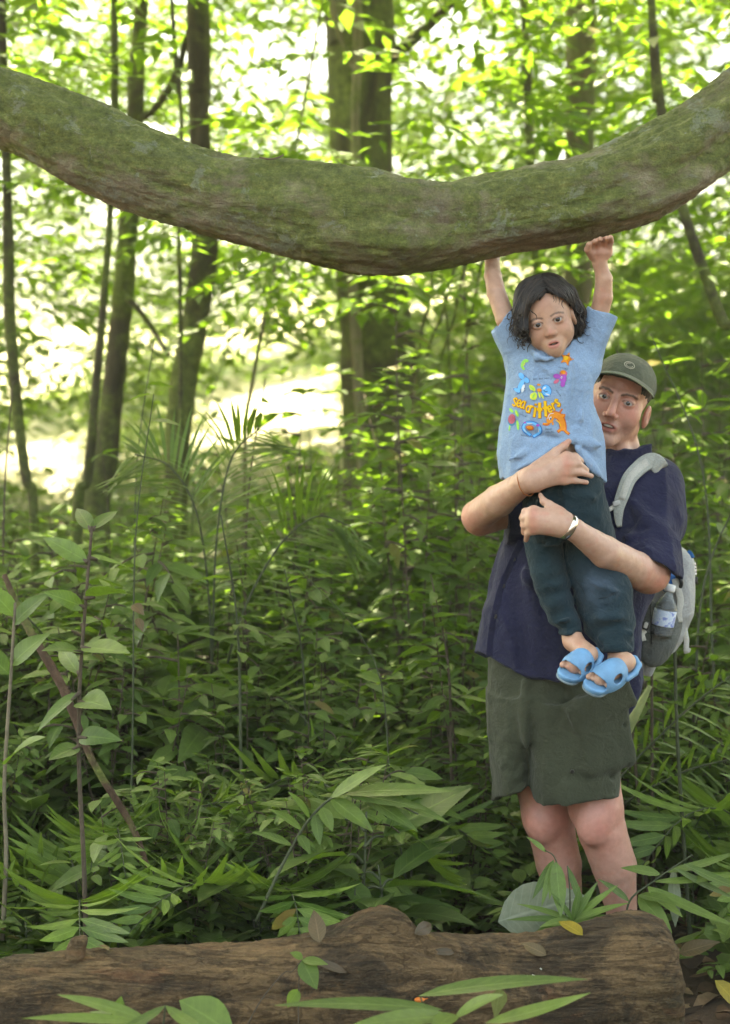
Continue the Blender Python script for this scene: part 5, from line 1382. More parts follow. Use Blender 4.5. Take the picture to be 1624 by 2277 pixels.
        o2 = sdf_mesh([('u', RC(q(.012, 0, -.006), q(L * .5, 0, -.008), .0285, .0265), 0), ('u', RC(q(L * .5, 0, -.008), q(L - .018, 0, -.004), .0295, .0325), .03), ('i', FN(lambda P: np.abs(loc(P)[:, 2] - (-.0125 + 3.0 * np.maximum(loc(P)[:, 0] - L * .75, 0) ** 2)) - .004), .003)], .0024)
        mesh_np("outsole", o2[0], o2[1], M_SOLE, sl)
    return ch

# ---------------------------------------------------------------- the printed animals and lettering
def print_on_tee(tee, bvh):
    mats = {}
    def mat(c):
        if c not in mats: mats[c] = colmat_plain("print_%s" % c, PAL[c])
        return mats[c]
    def colmat_plain(n, c): return plain(n, lin(c), .6, var=.06, scale=200, spec=.25)
    PAL = dict(yellow='#e8b820', amber='#a8680c', orange='#dd8a2a', deep_orange='#c46420', green='#8fcf5a', lime='#c9d84a', blue='#5fb0e6', dark_blue='#2f6fb4', purple='#a04cae', pink='#c0607a', cream='#cfd8dc', black='#20242c', red='#b05868', teal='#3a7c98', grey='#566878')
    def decal(polys, name, c, off):
        Vs, Fs = [], []; n0 = 0
        for poly in polys:
            P = np.asarray(poly, float); c0 = P.mean(0); n = len(P); rings = [1.0, .66, .33]
            pts = np.concatenate([c0 + (P - c0) * r for r in rings] + [c0[None]])
            w = []
            for x, y in pts:
                h = onto(bvh, ZS(x, y, 5.0), off)
                w.append(None if h is None else h[0])
            if any(q is None or abs(q[1] - 5.09) > .09 for q in w): continue
            Vs.append(np.array(w)); F = []
            for k in range(2):
                for i in range(n): j = (i + 1) % n; F.append((n0 + k * n + i, n0 + k * n + j, n0 + (k + 1) * n + j, n0 + (k + 1) * n + i))
            for i in range(n): F.append((n0 + 2 * n + i, n0 + 2 * n + (i + 1) % n, n0 + 3 * n))
            Fs += F; n0 += len(w)
        return (np.concatenate(Vs), Fs, c) if Vs else None
    def smooth_poly(p, n=28):
        P = np.asarray(list(p) + [p[0]], float); Q = np.vstack([P[-2], P, P[1]])
        out = []
        u = np.linspace(0, len(P) - 1, n, endpoint=False)
        for x in u:
            i = int(x); t = x - i; a, b, c, d = Q[i], Q[i + 1], Q[i + 2], Q[i + 3]
            out.append(.5 * (2 * b + (c - a) * t + (2 * a - 5 * b + 4 * c - d) * t * t + (3 * b - a - 3 * c + d) * t ** 3))
        return out
    def ell(x, y, a, b, rot=0, n=20):
        r = RD(rot); t = np.linspace(0, 2 * math.pi, n, endpoint=False)
        return [(x + a * math.cos(q) * math.cos(r) - b * math.sin(q) * math.sin(r), y + a * math.cos(q) * math.sin(r) + b * math.sin(q) * math.cos(r)) for q in t]
    def stroke(pts, w, n=None):
        """ribbon polygons of width w along pts, one convex piece per step"""
        P = spline([(x, y, 0) for x, y in pts], n or max(3, len(pts) * 5))[:, :2]; out = []
        for i in range(len(P) - 1):
            d = unit(np.append(P[i + 1] - P[i], 0))[:2]; nn = np.array([-d[1], d[0]]) * w / 2; e = d * w * .3
            out.append([P[i] - e + nn, P[i] - e - nn, P[i + 1] + e - nn, P[i + 1] + e + nn])
        return out
    def thing(name, layers):
        V, F, mi, ms, n = [], [], [], [], 0
        for k, (c, polys) in enumerate(layers):
            d = decal(polys, name, c, .0010 + .0005 * k)
            if d is None: continue
            m = mat(c)
            if m not in ms: ms.append(m)
            V.append(d[0]); F += [tuple(i + n for i in f) for f in d[1]]; mi += [ms.index(m)] * len(d[1]); n += len(d[0])
        if V: mesh_np(name, np.concatenate(V), F, ms, tee, midx=mi, smooth=False)
    star = lambda x, y, R_, r, rot: [(x + (R_ if i % 2 == 0 else r) * math.sin(RD(rot + 36 * i)), y - (R_ if i % 2 == 0 else r) * math.cos(RD(rot + 36 * i))) for i in range(10)]
    def fatten(pts, k):
        c = np.mean(pts, axis=0); return [tuple(c + (np.asarray(p) - c) * k) for p in pts]
    # starfish
    st = smooth_poly(star(1255, 200, 118, 62, 22), 40)
    thing("starfish_print", [('deep_orange', [fatten(st, 1.08)]), ('orange', [st]), ('yellow', [ell(1240, 190, 45, 38)]), ('black', [ell(1258, 145, 8, 14), ell(1285, 148, 8, 14)])])
    # octopus
    thing("octopus_print", [('pink', [ell(1195, 465, 72, 62, 10), ell(1065, 610, 55, 32, -35)]), ('orange', [ell(1190, 440, 52, 36, 10)]), ('purple', [ell(1075, 515, 70, 46, 15), ell(1185, 560, 62, 70), ell(1185, 655, 44, 58, 10), ell(1225, 560, 30, 70, 5)]), ('cream', [ell(1160, 540, 14, 24, 15)]), ('black', [ell(1162, 546, 6, 11, 15)])])
    # sea horse
    thing("seahorse_print", [('green', stroke([(545, 235), (500, 225), (455, 265), (440, 330), (475, 385)], 42) + [ell(510, 235, 40, 30)]), ('lime', stroke([(495, 270), (470, 320)], 18))])
    # blue leaping dolphin at the left
    db = smooth_poly([(390, 455), (470, 490), (560, 570), (575, 620), (540, 640), (500, 625), (470, 690), (430, 780), (375, 835), (340, 800), (285, 745), (350, 730), (400, 640), (440, 590), (400, 540)], 50)
    thing("blue_dolphin_print", [('dark_blue', stroke(list(db) + [db[0]], 12)), ('blue', [ell(525, 590, 55, 42, 50), ell(430, 510, 45, 62, -30), ell(425, 670, 42, 110, 25), ell(355, 775, 62, 32, 30)]), ('cream', [ell(462, 740, 26, 78, 16)]), ('black', [ell(490, 740, 8, 10)])])
    # yellow and blue fish
    thing("fish_print", [('dark_blue', [ell(882, 778, 94, 114, -15)]), ('blue', [ell(882, 778, 84, 103, -15)]), ('cream', [ell(850, 730, 34, 16, -40), ell(905, 850, 44, 12, 20)]), ('black', stroke([(835, 770), (870, 800), (900, 790)], 10)),
                         ('orange', [ell(755, 770, 46, 32), ell(745, 672, 34, 20, 10)]), ('lime', [ell(630, 735, 34, 72, -35), ell(655, 880, 56, 70, 10), ell(755, 860, 16, 62, -15), ell(805, 870, 16, 66, -28)]), ('green', [ell(650, 870, 14, 50, 20), ell(625, 735, 10, 44, -35)])])
    # turtle
    thing("turtle_print", [('green', [ell(245, 1140, 52, 26, 48), ell(345, 1195, 28, 66, -22), ell(362, 1410, 24, 92, -6), ell(212, 1460, 14, 62, 8)]), ('teal', [ell(258, 1325, 72, 104, 8)]), ('red', [ell(258, 1300, 66, 92, 8)]), ('pink', stroke([(215, 1250), (260, 1220), (300, 1260)], 9) + stroke([(220, 1310), (260, 1290), (305, 1320)], 9) + stroke([(240, 1370), (260, 1230)], 9)), ('lime', [ell(345, 1190, 10, 40, -22)])])
    # crab
    thing("crab_print", [('dark_blue', stroke([(590, 1590), (490, 1520), (462, 1440), (520, 1370), (620, 1362), (710, 1400), (770, 1460), (770, 1540), (650, 1620)], 62)), ('blue', stroke([(585, 1582), (495, 1515), (470, 1440), (525, 1376), (620, 1370), (705, 1408), (762, 1465), (760, 1535), (655, 1612)], 42)), ('cream', stroke([(540, 1385), (620, 1380)], 12) + stroke([(480, 1490), (520, 1540)], 10) + stroke([(748, 1480), (745, 1530)], 10)), ('deep_orange', [ell(585, 1455, 70, 44, 8)]), ('orange', [ell(580, 1450, 50, 28, 8)]), ('purple', [ell(728, 1415, 34, 24), ell(505, 1368, 24, 14)])])
    # orange dolphin
    body = [(835, 1385), (900, 1360), (925, 1270), (985, 1230), (1060, 1225), (1130, 1265), (1170, 1350), (1185, 1440), (1185, 1500)]
    thing("orange_dolphin_print", [('deep_orange', stroke([(830, 1390), (890, 1400), (930, 1380)], 44) + stroke(body[2:], 132)[:-2] + stroke([(1175, 1470), (1100, 1525)], 56) + stroke([(1180, 1470), (1240, 1530), (1290, 1570)], 50) + stroke([(1130, 1230), (1210, 1235)], 62) + stroke([(1110, 1210), (1170, 1120)], 34)),
                                   ('orange', stroke([(840, 1388), (900, 1380)], 26) + [ell(950, 1295, 68, 88, 25)] + stroke(body[3:], 96)[:-2] + stroke([(1170, 1470), (1105, 1520)], 34) + stroke([(1185, 1470), (1235, 1522), (1280, 1562)], 28) + stroke([(1140, 1230), (1205, 1236)], 36) + stroke([(1000, 1360), (1000, 1400)], 30)),
                                   ('cream', [ell(955, 1285, 22, 34, 20)] + stroke([(905, 1290), (940, 1210), (1010, 1195)], 12)), ('black', [ell(960, 1292, 12, 22, 20)]), ('yellow', stroke([(1060, 1320), (1110, 1360), (1145, 1430)], 18))])
    # lettering: sea critters
    G = {'s': [[(.85, .85), (.5, 1), (.18, .8), (.5, .52), (.82, .25), (.5, .02), (.12, .15)]], 'e': [[(.15, .5), (.85, .55), (.7, .95), (.4, 1), (.12, .65), (.2, .15), (.55, .0), (.85, .15)]], 'a': [[(.8, .85), (.45, 1), (.12, .6), (.25, .08), (.6, .1), (.82, .5)], [(.84, 1), (.82, .4), (.95, .0)]],
         'c': [[(.85, .85), (.5, 1), (.15, .7), (.15, .25), (.5, 0), (.85, .15)]], 'r': [[(.2, 1), (.22, 0)], [(.22, .6), (.5, .95), (.85, .9)]], 'i': [[(.5, .95), (.5, 0)], [(.5, 1.32), (.5, 1.36)]], 't': [[(.5, 1.5), (.5, 0)], [(.1, .85), (.9, .85)]]}
    words = [('s', 312, 985, 80, 170, 12, 22), ('e', 385, 1010, 76, 140, 14, 22), ('a', 455, 1035, 84, 150, 16, 22), ('c', 548, 1110, 72, 130, 14, 22), ('r', 602, 1120, 62, 150, 14, 24), ('i', 668, 1165, 50, 190, 8, 40), ('t', 758, 1180, 84, 210, 0, 46), ('t', 868, 1150, 84, 210, -4, 44), ('e', 945, 1115, 76, 130, -16, 28), ('r', 1020, 1065, 60, 150, -22, 26), ('s', 1085, 1000, 70, 150, -30, 30)]
    words = [(c, x, y, w * 1.0, h * 1.08, r, sw * 1.08) for c, x, y, w, h, r, sw in words]
    for chh, x, y, w, h, rot, sw in words:
        r_ = RD(rot); lay = []
        for pts in G[chh]:
            q = []
            for u, v in pts:
                dx, dy = (u - .5) * w, -(v - .5) * h * (.75 if chh == 't' else .8)
                q.append((x + dx * math.cos(r_) - dy * math.sin(r_), y + dx * math.sin(r_) + dy * math.cos(r_)))
            lay.append(q)
        thing("letter", [('amber', sum([stroke([(a + 4, b + 6) for a, b in q], sw + 16) for q in lay], [])), ('yellow', sum([stroke(q, sw) for q in lay], []))])
    # small captions in dark thread beside the animals
    def cap_(x0, y0, x1, y1, n, hgt):
        out = []
        for i in range(n):
            t = (i + .5) / n; x, y = x0 + (x1 - x0) * t, y0 + (y1 - y0) * t
            k = i % 4
            if k == 3 and n > 6: continue
            q = {0: [(x - 10, y + hgt / 2), (x - 6, y - hgt / 2), (x + 8, y + hgt / 3)], 1: [(x - 8, y - hgt / 3), (x + 8, y), (x - 8, y + hgt / 3)], 2: [(x, y - hgt / 2), (x + 2, y + hgt / 2)], 3: [(x - 8, y), (x + 8, y)]}[k]
            out += stroke(q, 7, 5)
        return out
    for a in ((645, 570, 925, 550, 11, 26), (870, 1485, 985, 1480, 5, 30), (875, 1535, 1030, 1530, 7, 26), (420, 1590, 620, 1625, 9, 26), (410, 1205, 520, 1260, 5, 20), (1105, 350, 1280, 385, 6, 22), (1070, 770, 1150, 885, 5, 22)):
        thing("caption", [('grey', cap_(*a))])

MAN, SHIRT_BVH = build_man()
PACK = build_pack(SHIRT_BVH)
CHILD = build_child()
# ================================================================ PLANTS
def stemset(paths, r0, r1, seg=6):
    return joinm([tube(spline(p, 12), np.linspace(r0, r1, 12), seg) for p in paths])
def finish(name, label, cat, group, stem, leaves, ms, ml):
    root = empty(name, (0, 0, 0), label, cat, group)
    mesh_np("stem", stem[0], stem[1], ms, root)
    V = np.concatenate([l[0] for l in leaves]); n = 0; F = []
    for l in leaves: F.append(l[1] + n); n += len(l[0])
    mesh_np("foliage", V, np.concatenate(F), ml, root)
    return root
def shrub(h, ns, L, ar, nl=9, lean=.25, st=MD, label="", group=None, name="shrub", mat=None, cat="shrub", bare=.25, mst=None):
    """upright stems, side twigs, alternate pointed leaves"""
    stems, lv = [], []
    for k in range(ns):
        a = rng.uniform(0, 6.28); d = np.array([math.cos(a), math.sin(a), 0]) * lean * rng.uniform(.3, 1)
        hh = h * rng.uniform(.7, 1.05)
        p = np.array([[0, 0, -.05], d * hh * .25 + [0, 0, hh * .35], d * hh * .65 + [0, 0, hh * .7], d * hh + [0, 0, hh]]) + np.array([rng.normal(0, .02), rng.normal(0, .02), 0])
        stems.append(p); q = spline(p, 20)
        nt = max(2, int(hh / (L * .75)))
        for i in range(nt):
            t = bare + (1 - bare) * (i + .5) / nt; b = q[min(19, int(t * 19))]; an = rng.uniform(0, 6.28)
            tl = L * rng.uniform(1.1, 2.4) * (1.15 - .55 * t)
            tdv = np.array([math.cos(an), math.sin(an), rng.uniform(-.05, .45)])
            n_ = max(3, int(tl / L * 3))
            lv.append(sprays(b[None], tdv[None], n_, L, L * ar, twig=tl, st=st, droop=.22))
            stems.append(np.array([b, b + tdv * tl * .5 - [0, 0, tl * .08], b + tdv / np.linalg.norm(tdv) * tl * .95 - [0, 0, tl * .3]]))
        e = q[-1]; lv.append(leaf_batch(np.tile(e, (5, 1)), rand_dirs(5, -.1, .6), np.tile([0, 0, 1.], (5, 1)), L * .8, L * .8 * ar, .2, .2, st))
    return finish(name, label, cat, group, stemset(stems, .0042 * (h / .8) ** .5, .0014), lv, mst or M_TWIG, mat or L_MID)
def palm(nf, FL, nlf, lw, ll, label="", group=None, name="palm", mat=None, up=.9, cat="palm", broken=0):
    """arching pinnate fronds from one base"""
    stems, lv = [], []
    for k in range(nf):
        a = 6.28 * k / nf + rng.uniform(-.3, .3); o = np.array([math.cos(a), math.sin(a), 0]); u = up * rng.uniform(.75, 1.1); f = FL * rng.uniform(.7, 1.05)
        p = np.array([[0, 0, 0], o * f * .12 + [0, 0, f * u * .38], o * f * .36 + [0, 0, f * u * .68], o * f * .66 + [0, 0, f * u * .72], o * f * .92 + [0, 0, f * u * .55]]); p[0] += o * .01 - [0, 0, .04]
        stems.append(p); q = spline(p, 60); T = np.gradient(q, axis=0); T /= np.linalg.norm(T, axis=1)[:, None]
        idx = np.linspace(16, 58, nlf).astype(int); s = np.cross(T[idx], [0, 0, 1.]); s /= np.linalg.norm(s, axis=1)[:, None] + 1e-9
        t = np.linspace(0, 1, nlf); sz = np.sin(np.pi * (.18 + .75 * t))
        for sg in (-1, 1):
            d = s * sg + T[idx] * (.55 + .4 * t)[:, None] + rng.normal(0, .07, (nlf, 3)) + np.array([0, 0, .12])
            nr = np.cross(d, T[idx]) * -sg + np.array([0, 0, .6])
            keep = rng.random(nlf) > broken
            lv.append(leaf_batch(q[idx][keep], d[keep], nr[keep], (ll * sz * rng.uniform(.85, 1.1, nlf))[keep], lw * rng.uniform(.8, 1.1, keep.sum()), rng.uniform(.12, .5, keep.sum()), .12, MD, .35))
    return finish(name, label, cat, group, stemset(stems, .0055 * FL, .0018 * FL), lv, M_STEM, mat or L_FERN)
def rosette(nl, L, ar, h=.1, label="", group=None, name="seedling", mat=None, tilt=(.1, .7), st=MD, cat="seedling", droop=.25):
    a = np.arange(nl) * 2.4 + rng.uniform(-.4, .4, nl); z = rng.uniform(*tilt, nl)
    d = np.stack([np.cos(a), np.sin(a), z], 1); k = np.arange(nl) / nl
    pos = np.stack([d[:, 0] * L * .18, d[:, 1] * L * .18, h * (.45 + .6 * k)], 1)
    lv = [leaf_batch(pos, d, np.array([0, 0, 1.]) + rng.normal(0, .2, (nl, 3)), L * rng.uniform(.65, 1.1, nl), L * ar * rng.uniform(.8, 1.1, nl), droop * rng.uniform(.4, 1.6, nl), .18, st, .42, .02)]
    stems = [np.array([[0, 0, -.03], [.004, 0, h * .5], [0, 0, h * 1.02]])] + [np.array([[0, 0, p[2] - .01], (p + [0, 0, p[2]]) / 2 * np.array([1, 1, 1]), p]) for p in pos]
    stems = [s if np.ptp(s, axis=0).max() > .004 else s + np.array([[0, 0, 0], [.002, 0, .002], [.004, 0, .004]]) for s in stems]
    return finish(name, label, cat, group, stemset(stems, .0022, .0012, 5), lv, M_STEM, mat or L_MID)
def strap(nl, L, w, label="", group=None, name="strap_leaf_plant", mat=None, up=(.6, 1.6), cat="plant"):
    a = rng.uniform(0, 6.28, nl); z = rng.uniform(*up, nl); d = np.stack([np.cos(a), np.sin(a), z], 1)
    st = tuple(np.linspace(0, 1, 9))
    lv = [leaf_batch(np.stack([np.cos(a) * .02, np.sin(a) * .02, np.zeros(nl)], 1), d, np.stack([-np.cos(a) * z, -np.sin(a) * z, np.ones(nl)], 1), L * rng.uniform(.6, 1.1, nl), w * rng.uniform(.7, 1.15, nl), rng.uniform(.25, .7, nl), .25, st, .38)]
    stems = [np.array([[0, 0, -.03], [.004, 0, .02], [0, 0, .05]])]
    return finish(name, label, cat, group, stemset(stems, .008, .005), lv, M_STEM, mat or L_FERN)

PROTO = {}
def add(kind, make, n):
    PROTO[kind] = [make(i) for i in range(n)]
USED = set()
def place(kind, x, y, rz=None, s=1.0, label=None, tilt=0., i=None, z=None):
    lst = PROTO[kind]; p = lst[rng.integers(len(lst)) if i is None else i]
    if p.name in USED: o = copy_tree(p)
    else: o = p; USED.add(p.name)
    o.location = (x, y, gz(x, y) if z is None else z); o.rotation_euler = (tilt * rng.normal(), tilt * rng.normal(), rng.uniform(0, 6.28) if rz is None else rz)
    o.scale = (s, s, s * rng.uniform(.92, 1.08))
    if label: o['label'] = label
    return o
def atx(dx, Y): return (dx - CX) / FPX * Y
add('shrub', lambda i: shrub(rng.uniform(.75, 1.05), 4, .088, .42, label="leafy green shrub with pointed oval leaves in the undergrowth behind the log", group="leafy shrubs of the undergrowth"), 4)
add('bigleaf', lambda i: shrub(rng.uniform(.6, .8), 3, .135, .42, label="broad-leaved green plant with large drooping leaves behind the log", group="large-leaved plants behind the log", name="broadleaf_plant", cat="plant", mat=L_MID), 3)
add('tall', lambda i: shrub(rng.uniform(1.7, 2.2), 3, .12, .36, lean=.16, label="tall slender bush of narrow leaves growing beyond the undergrowth", group="tall bushes under the trees", name="bush", cat="bush", mat=L_BRIGHT, bare=.12), 4)
add('palm', lambda i: palm(6, rng.uniform(.75, 1.0), 17, .022, .24, label="feathery palm seedling with arching fronds in the undergrowth", group="feathery palms in the undergrowth"), 3)
add('fan', lambda i: palm(5, .62, 14, .030, .22, label="low palm with few broad leaflets behind the log", group="low broad palms behind the log", mat=L_MID), 2)
add('seedling', lambda i: rosette(7, rng.uniform(.09, .13), .46, rng.uniform(.08, .2), label="small seedling with oval leaves on the forest floor", group="seedlings on the forest floor"), 5)
add('strap', lambda i: strap(14, .55, .022, label="grassy tuft of long arching blades on the forest floor", group="grassy tufts on the forest floor", name="grass_tuft", cat="grass tuft"), 3)

def free(x, y, r=.30):
    """keep clear of the two people and their feet, of the log, and of the view in front of them"""
    mx, my = 1.27 * (x / x if x else 1) * 0 + atx(1290, 5.45), 5.45
    if (x - mx) ** 2 + ((y - my) * 1.1) ** 2 < r * r + .12: return False
    px = CX + FPX * x / y
    if y < 5.62 and 960 - 200 * r < px < 1570: return False
    if y < 5.22 + .0 * x: return False
    return True
def scatter(kind, n, y0, y1, dx0, dx1, s0=.8, s1=1.25, tilt=.08, mind=.0, avoid=None):
    k = 0; tries = 0
    while k < n and tries < n * 30:
        tries += 1
        y = y0 + (y1 - y0) * rng.random() ** 1.2; dx = rng.uniform(dx0, dx1); x = atx(dx, y)
        if not free(x, y) or (avoid and avoid(dx, y)): continue
        place(kind, x, y, s=rng.uniform(s0, s1), tilt=tilt); k += 1
# nearest row just behind the log
scatter('bigleaf', 11, 5.25, 6.3, -140, 940, .6, .95)
scatter('shrub', 16, 5.3, 6.2, -140, 940, .45, .75)
scatter('seedling', 60, 5.2, 6.0, -100, 1000, .7, 1.3)
scatter('fan', 5, 5.25, 6.4, 0, 860, .8, 1.2)
scatter('fan', 4, 5.7, 6.6, 1440, 1760, .9, 1.3)
scatter('seedling', 60, 5.2, 6.8, -100, 1750, .8, 1.6)
scatter('strap', 14, 5.3, 7.0, 200, 1060, .7, 1.1)
scatter('strap', 10, 5.7, 7.2, 1420, 1800, .8, 1.3)
scatter('shrub', 26, 5.9, 7.6, -160, 1080, .75, 1.1)
scatter('shrub', 10, 6.0, 7.8, 1400, 1800, .8, 1.15)
scatter('palm', 10, 6.0, 8.0, -120, 1060, .8, 1.2)
scatter('palm', 5, 6.2, 8.0, 1420, 1800, .8, 1.1)
# the taller growth behind, with the brightest ground left open
scatter('tall', 16, 7.8, 10.5, 700, 1260, .65, 1.0)
scatter('tall', 12, 7.2, 10.5, 1380, 1850, .7, 1.05)
scatter('tall', 8, 7.0, 9.5, -150, 480, .42, .62)
scatter('bigleaf', 12, 6.0, 7.6, -140, 700, 1.1, 1.5)
scatter('seedling', 40, 5.25, 6.6, -100, 1080, 1.6, 2.8)
scatter('palm', 9, 5.4, 6.6, -100, 860, .45, .7)
scatter('shrub', 24, 7.8, 10.8, -150, 1750, .9, 1.3)
scatter('shrub', 24, 6.4, 8.4, -160, 760, 1.05, 1.4)
scatter('tall', 16, 7.2, 9.6, 560, 1080, .78, 1.1)
scatter('tall', 16, 7.2, 9.6, -150, 560, .48, .70)
scatter('palm', 7, 8.0, 10.5, -100, 1000, .8, 1.1)
for a, b, c in ((930, 6.9, .95), (1010, 7.4, 1.0), (1075, 7.1, .85), (860, 7.7, .85), (1150, 7.9, 1.0), (1480, 7.2, .9), (1570, 7.6, 1.05), (1650, 7.0, 1.0), (1420, 8.2, 1.1), (915, 8.0, 1.2), (985, 7.6, 1.1), (1050, 8.3, 1.25), (360, 8.2, .8), (120, 8.0, .75)):
    place('tall', atx(a, b), b, s=c)
for k in PROTO:
    for p in PROTO[k]:
        if p.name not in USED:
            for c in ALLCH.get(p.name, []): bpy.data.objects.remove(c)
            bpy.data.objects.remove(p)

# ---------------------------------------------------------------- far foliage, litter
def mass(name, label, n, box, nl, L, ar, mat, gaps=(), thin=None, twig=.5, cl=.0, st=LO, lift=0.):
    (x0, x1), (y0, y1), (z0, z1) = box
    y = rng.uniform(y0, y1, n); b = np.stack([rng.uniform(x0, x1, n) * (.35 + .65 * y / y1), y, rng.uniform(z0, z1, n)], 1)
    b[:, 2] = np.maximum(b[:, 2], ground_h(b[:, 0], b[:, 1]) + .1)
    if lift: b[:, 2] = ground_h(b[:, 0], b[:, 1]) + .1 + lift * rng.random(n) ** 1.5
    keep = np.ones(n, bool)
    if cl: keep &= fbm(b * np.array([.9, .9, 1.2]), 2) > cl
    px, py = PX(b)
    for gx, gy, rx, ry, pr in gaps: keep &= ~((((px - gx) / rx) ** 2 + ((py - gy) / ry) ** 2 < 1) & (rng.random(n) < pr))
    keep &= ~shades_glade(b); b = b[keep]; m = len(b)
    V, F = sprays(b, rand_dirs(m, -.25, .35), nl, L * rng.uniform(.7, 1.25, m), L * ar * rng.uniform(.7, 1.25, m), twig=twig, st=st)
    o = mesh_np(name, V, F, mat); tag(o, label, "foliage", kind='stuff'); return o
GAPS = [(590, 120, 120, 110, .55), (1030, 50, 140, 90, .65), (590, 870, 200, 120, .97), (110, 1020, 140, 90, .95), (1590, 120, 70, 120, .8), (250, 760, 90, 60, .5), (430, 1000, 80, 120, .6)]
mass("sunlit_foliage", "bright sunlit leaves filling the forest beyond the trunks", 16000, ((-8, 8), (12.0, 19), (.4, 7.4)), 9, .125, .42, L_FAR, GAPS, cl=-.40)
mass("distant_foliage", "far leafy forest edge behind the clearing", 19000, ((-16, 16), (19, 32), (1.0, 14.5)), 9, .22, .42, L_FAR, GAPS[:2] + GAPS[4:5], cl=-.3, twig=.8)
mass("hillside_growth", "sunlit leafy growth covering the bank behind the trunks", 5000, ((-9, 9), (11.5, 18.5), (0, .01)), 8, .13, .42, L_FAR, [(610, 860, 225, 110, .78), (110, 1010, 160, 95, .78), (430, 980, 70, 100, .5)], cl=-.5, lift=1.1)
mass("shade_canopy", "added high leaf layer that shades the far forest in patches", 1500, ((-10, 10), (13, 21), (7.6, 11.5)), 9, .34, .44, L_FAR, (), cl=.02, twig=.8)  # leaf layer added mostly out of view to cast patchy shade behind
mass("low_branch_leaves", "leafy twigs hanging among the trunks above the bough", 2100, ((-3.4, 3.4), (8.2, 11.8), (2.2, 5.2)), 10, .14, .38, L_BRIGHT, GAPS + [(800, 170, 110, 240, .9), (1290, 170, 62, 220, .97), (850, 720, 90, 190, .5), (445, 200, 40, 300, .6)], cl=-.1)
def litter():
    n = 9000; y = rng.uniform(4.2, 12, n); x = rng.uniform(-.36, .36, n) * (y + 3)
    z = ground_h(x, y) + rng.uniform(.004, .02, n); d = rand_dirs(n, -.15, .2)
    V, F = leaf_batch(np.stack([x, y, z], 1), d, np.array([0, 0, 1.]) + rng.normal(0, .35, (n, 3)), rng.uniform(.05, .13, n), rng.uniform(.025, .06, n), rng.uniform(-.3, .5, n), rng.uniform(-.4, .5, n), MD)
    t = NT("dry_leaf"); g = t.n('ShaderNodeNewGeometry'); v = t.coord('Object')
    c = t.ramp(g.outputs['Random Per Island'], [(0, (.035, .018, .009)), (.35, (.09, .045, .02)), (.65, (.16, .09, .045)), (.9, (.22, .15, .085)), (1., (.30, .19, .03))])
    c = t.mix(1., c, t.ramp(t.noise(40, 4, .65, v), [(.3, (.6,) * 3), (.7, (1.2,) * 3)]), 'MULTIPLY'); t.set(Base__Color=c, Roughness=.7)
    tag(mesh_np("leaf_litter", V, F, t.m), "brown dead leaves strewn over the forest floor", "leaf litter", kind='stuff')
    n = 5200; y = 5.1 + 6 * rng.random(n) ** 1.3; x = rng.uniform(-.30, .30, n) * (y + 1.5); ok = np.array([fbm(np.array([[a, b, 0]]) * 1.1, 2)[0] > -.45 and (free(a, b, .12) or b > 5.6) for a, b in zip(x, y)])
    x, y = x[ok], y[ok]; m = len(x); h = rng.uniform(.03, .22, m)
    V, F = sprays(np.stack([x, y, ground_h(x, y) + h], 1), rand_dirs(m, .0, .8), 6, .065 * rng.uniform(.6, 1.5, m), .030 * rng.uniform(.6, 1.5, m), twig=.12, st=MD)
    tag(mesh_np("ground_cover", V, F, L_MID), "low carpet of small green leaves over the forest floor", "ground cover", kind='stuff')
    return t.m
M_DRY = litter()
# ================================================================ SINGLE PLANTS AND SMALL THINGS IN FRONT
STL = tuple(np.linspace(0, 1, 9))
def leafp(base, tip, w, sag=.15, Y=5.0, Y2=None, nz=(0, -.55, .85), fold=.18, peak=.4, st=STL):
    a = DD(*base, Y); b = DD(*tip, Y if Y2 is None else Y2); d = b - a; L = np.linalg.norm(d)
    n = np.asarray(nz, float); n = n - d * (n @ d) / (d @ d); n = unit(n)
    d = d / L + n * sag
    return leaf_batch(a[None], d[None], n[None], L, w * Y / FPX, sag, fold, st, peak)
def plant(name, label, cat, leaves, stems, mat, ms=None, r=.003, group=None):
    """leaves: (V,F) list in world space; stems: list of point rows in world space"""
    base = np.array(stems[0][0]) if stems else leaves[0][0][0]
    root = empty(name, base, label, cat, group)
    if stems:
        v, f = joinm([tube(spline(p, max(8, 6 * len(p))), np.linspace(r * 1.15, r * .6, max(8, 6 * len(p))), 8) for p in stems]); mesh_np("stem", v, f, ms or M_STEM, root)
    V = np.concatenate([l[0] for l in leaves]); F = []; n = 0
    for l in leaves: F.append(l[1] + n); n += len(l[0])
    mesh_np("foliage", V, np.concatenate(F), mat, root)
    return root
def D(x, y, Y): return DD(x, y, Y)
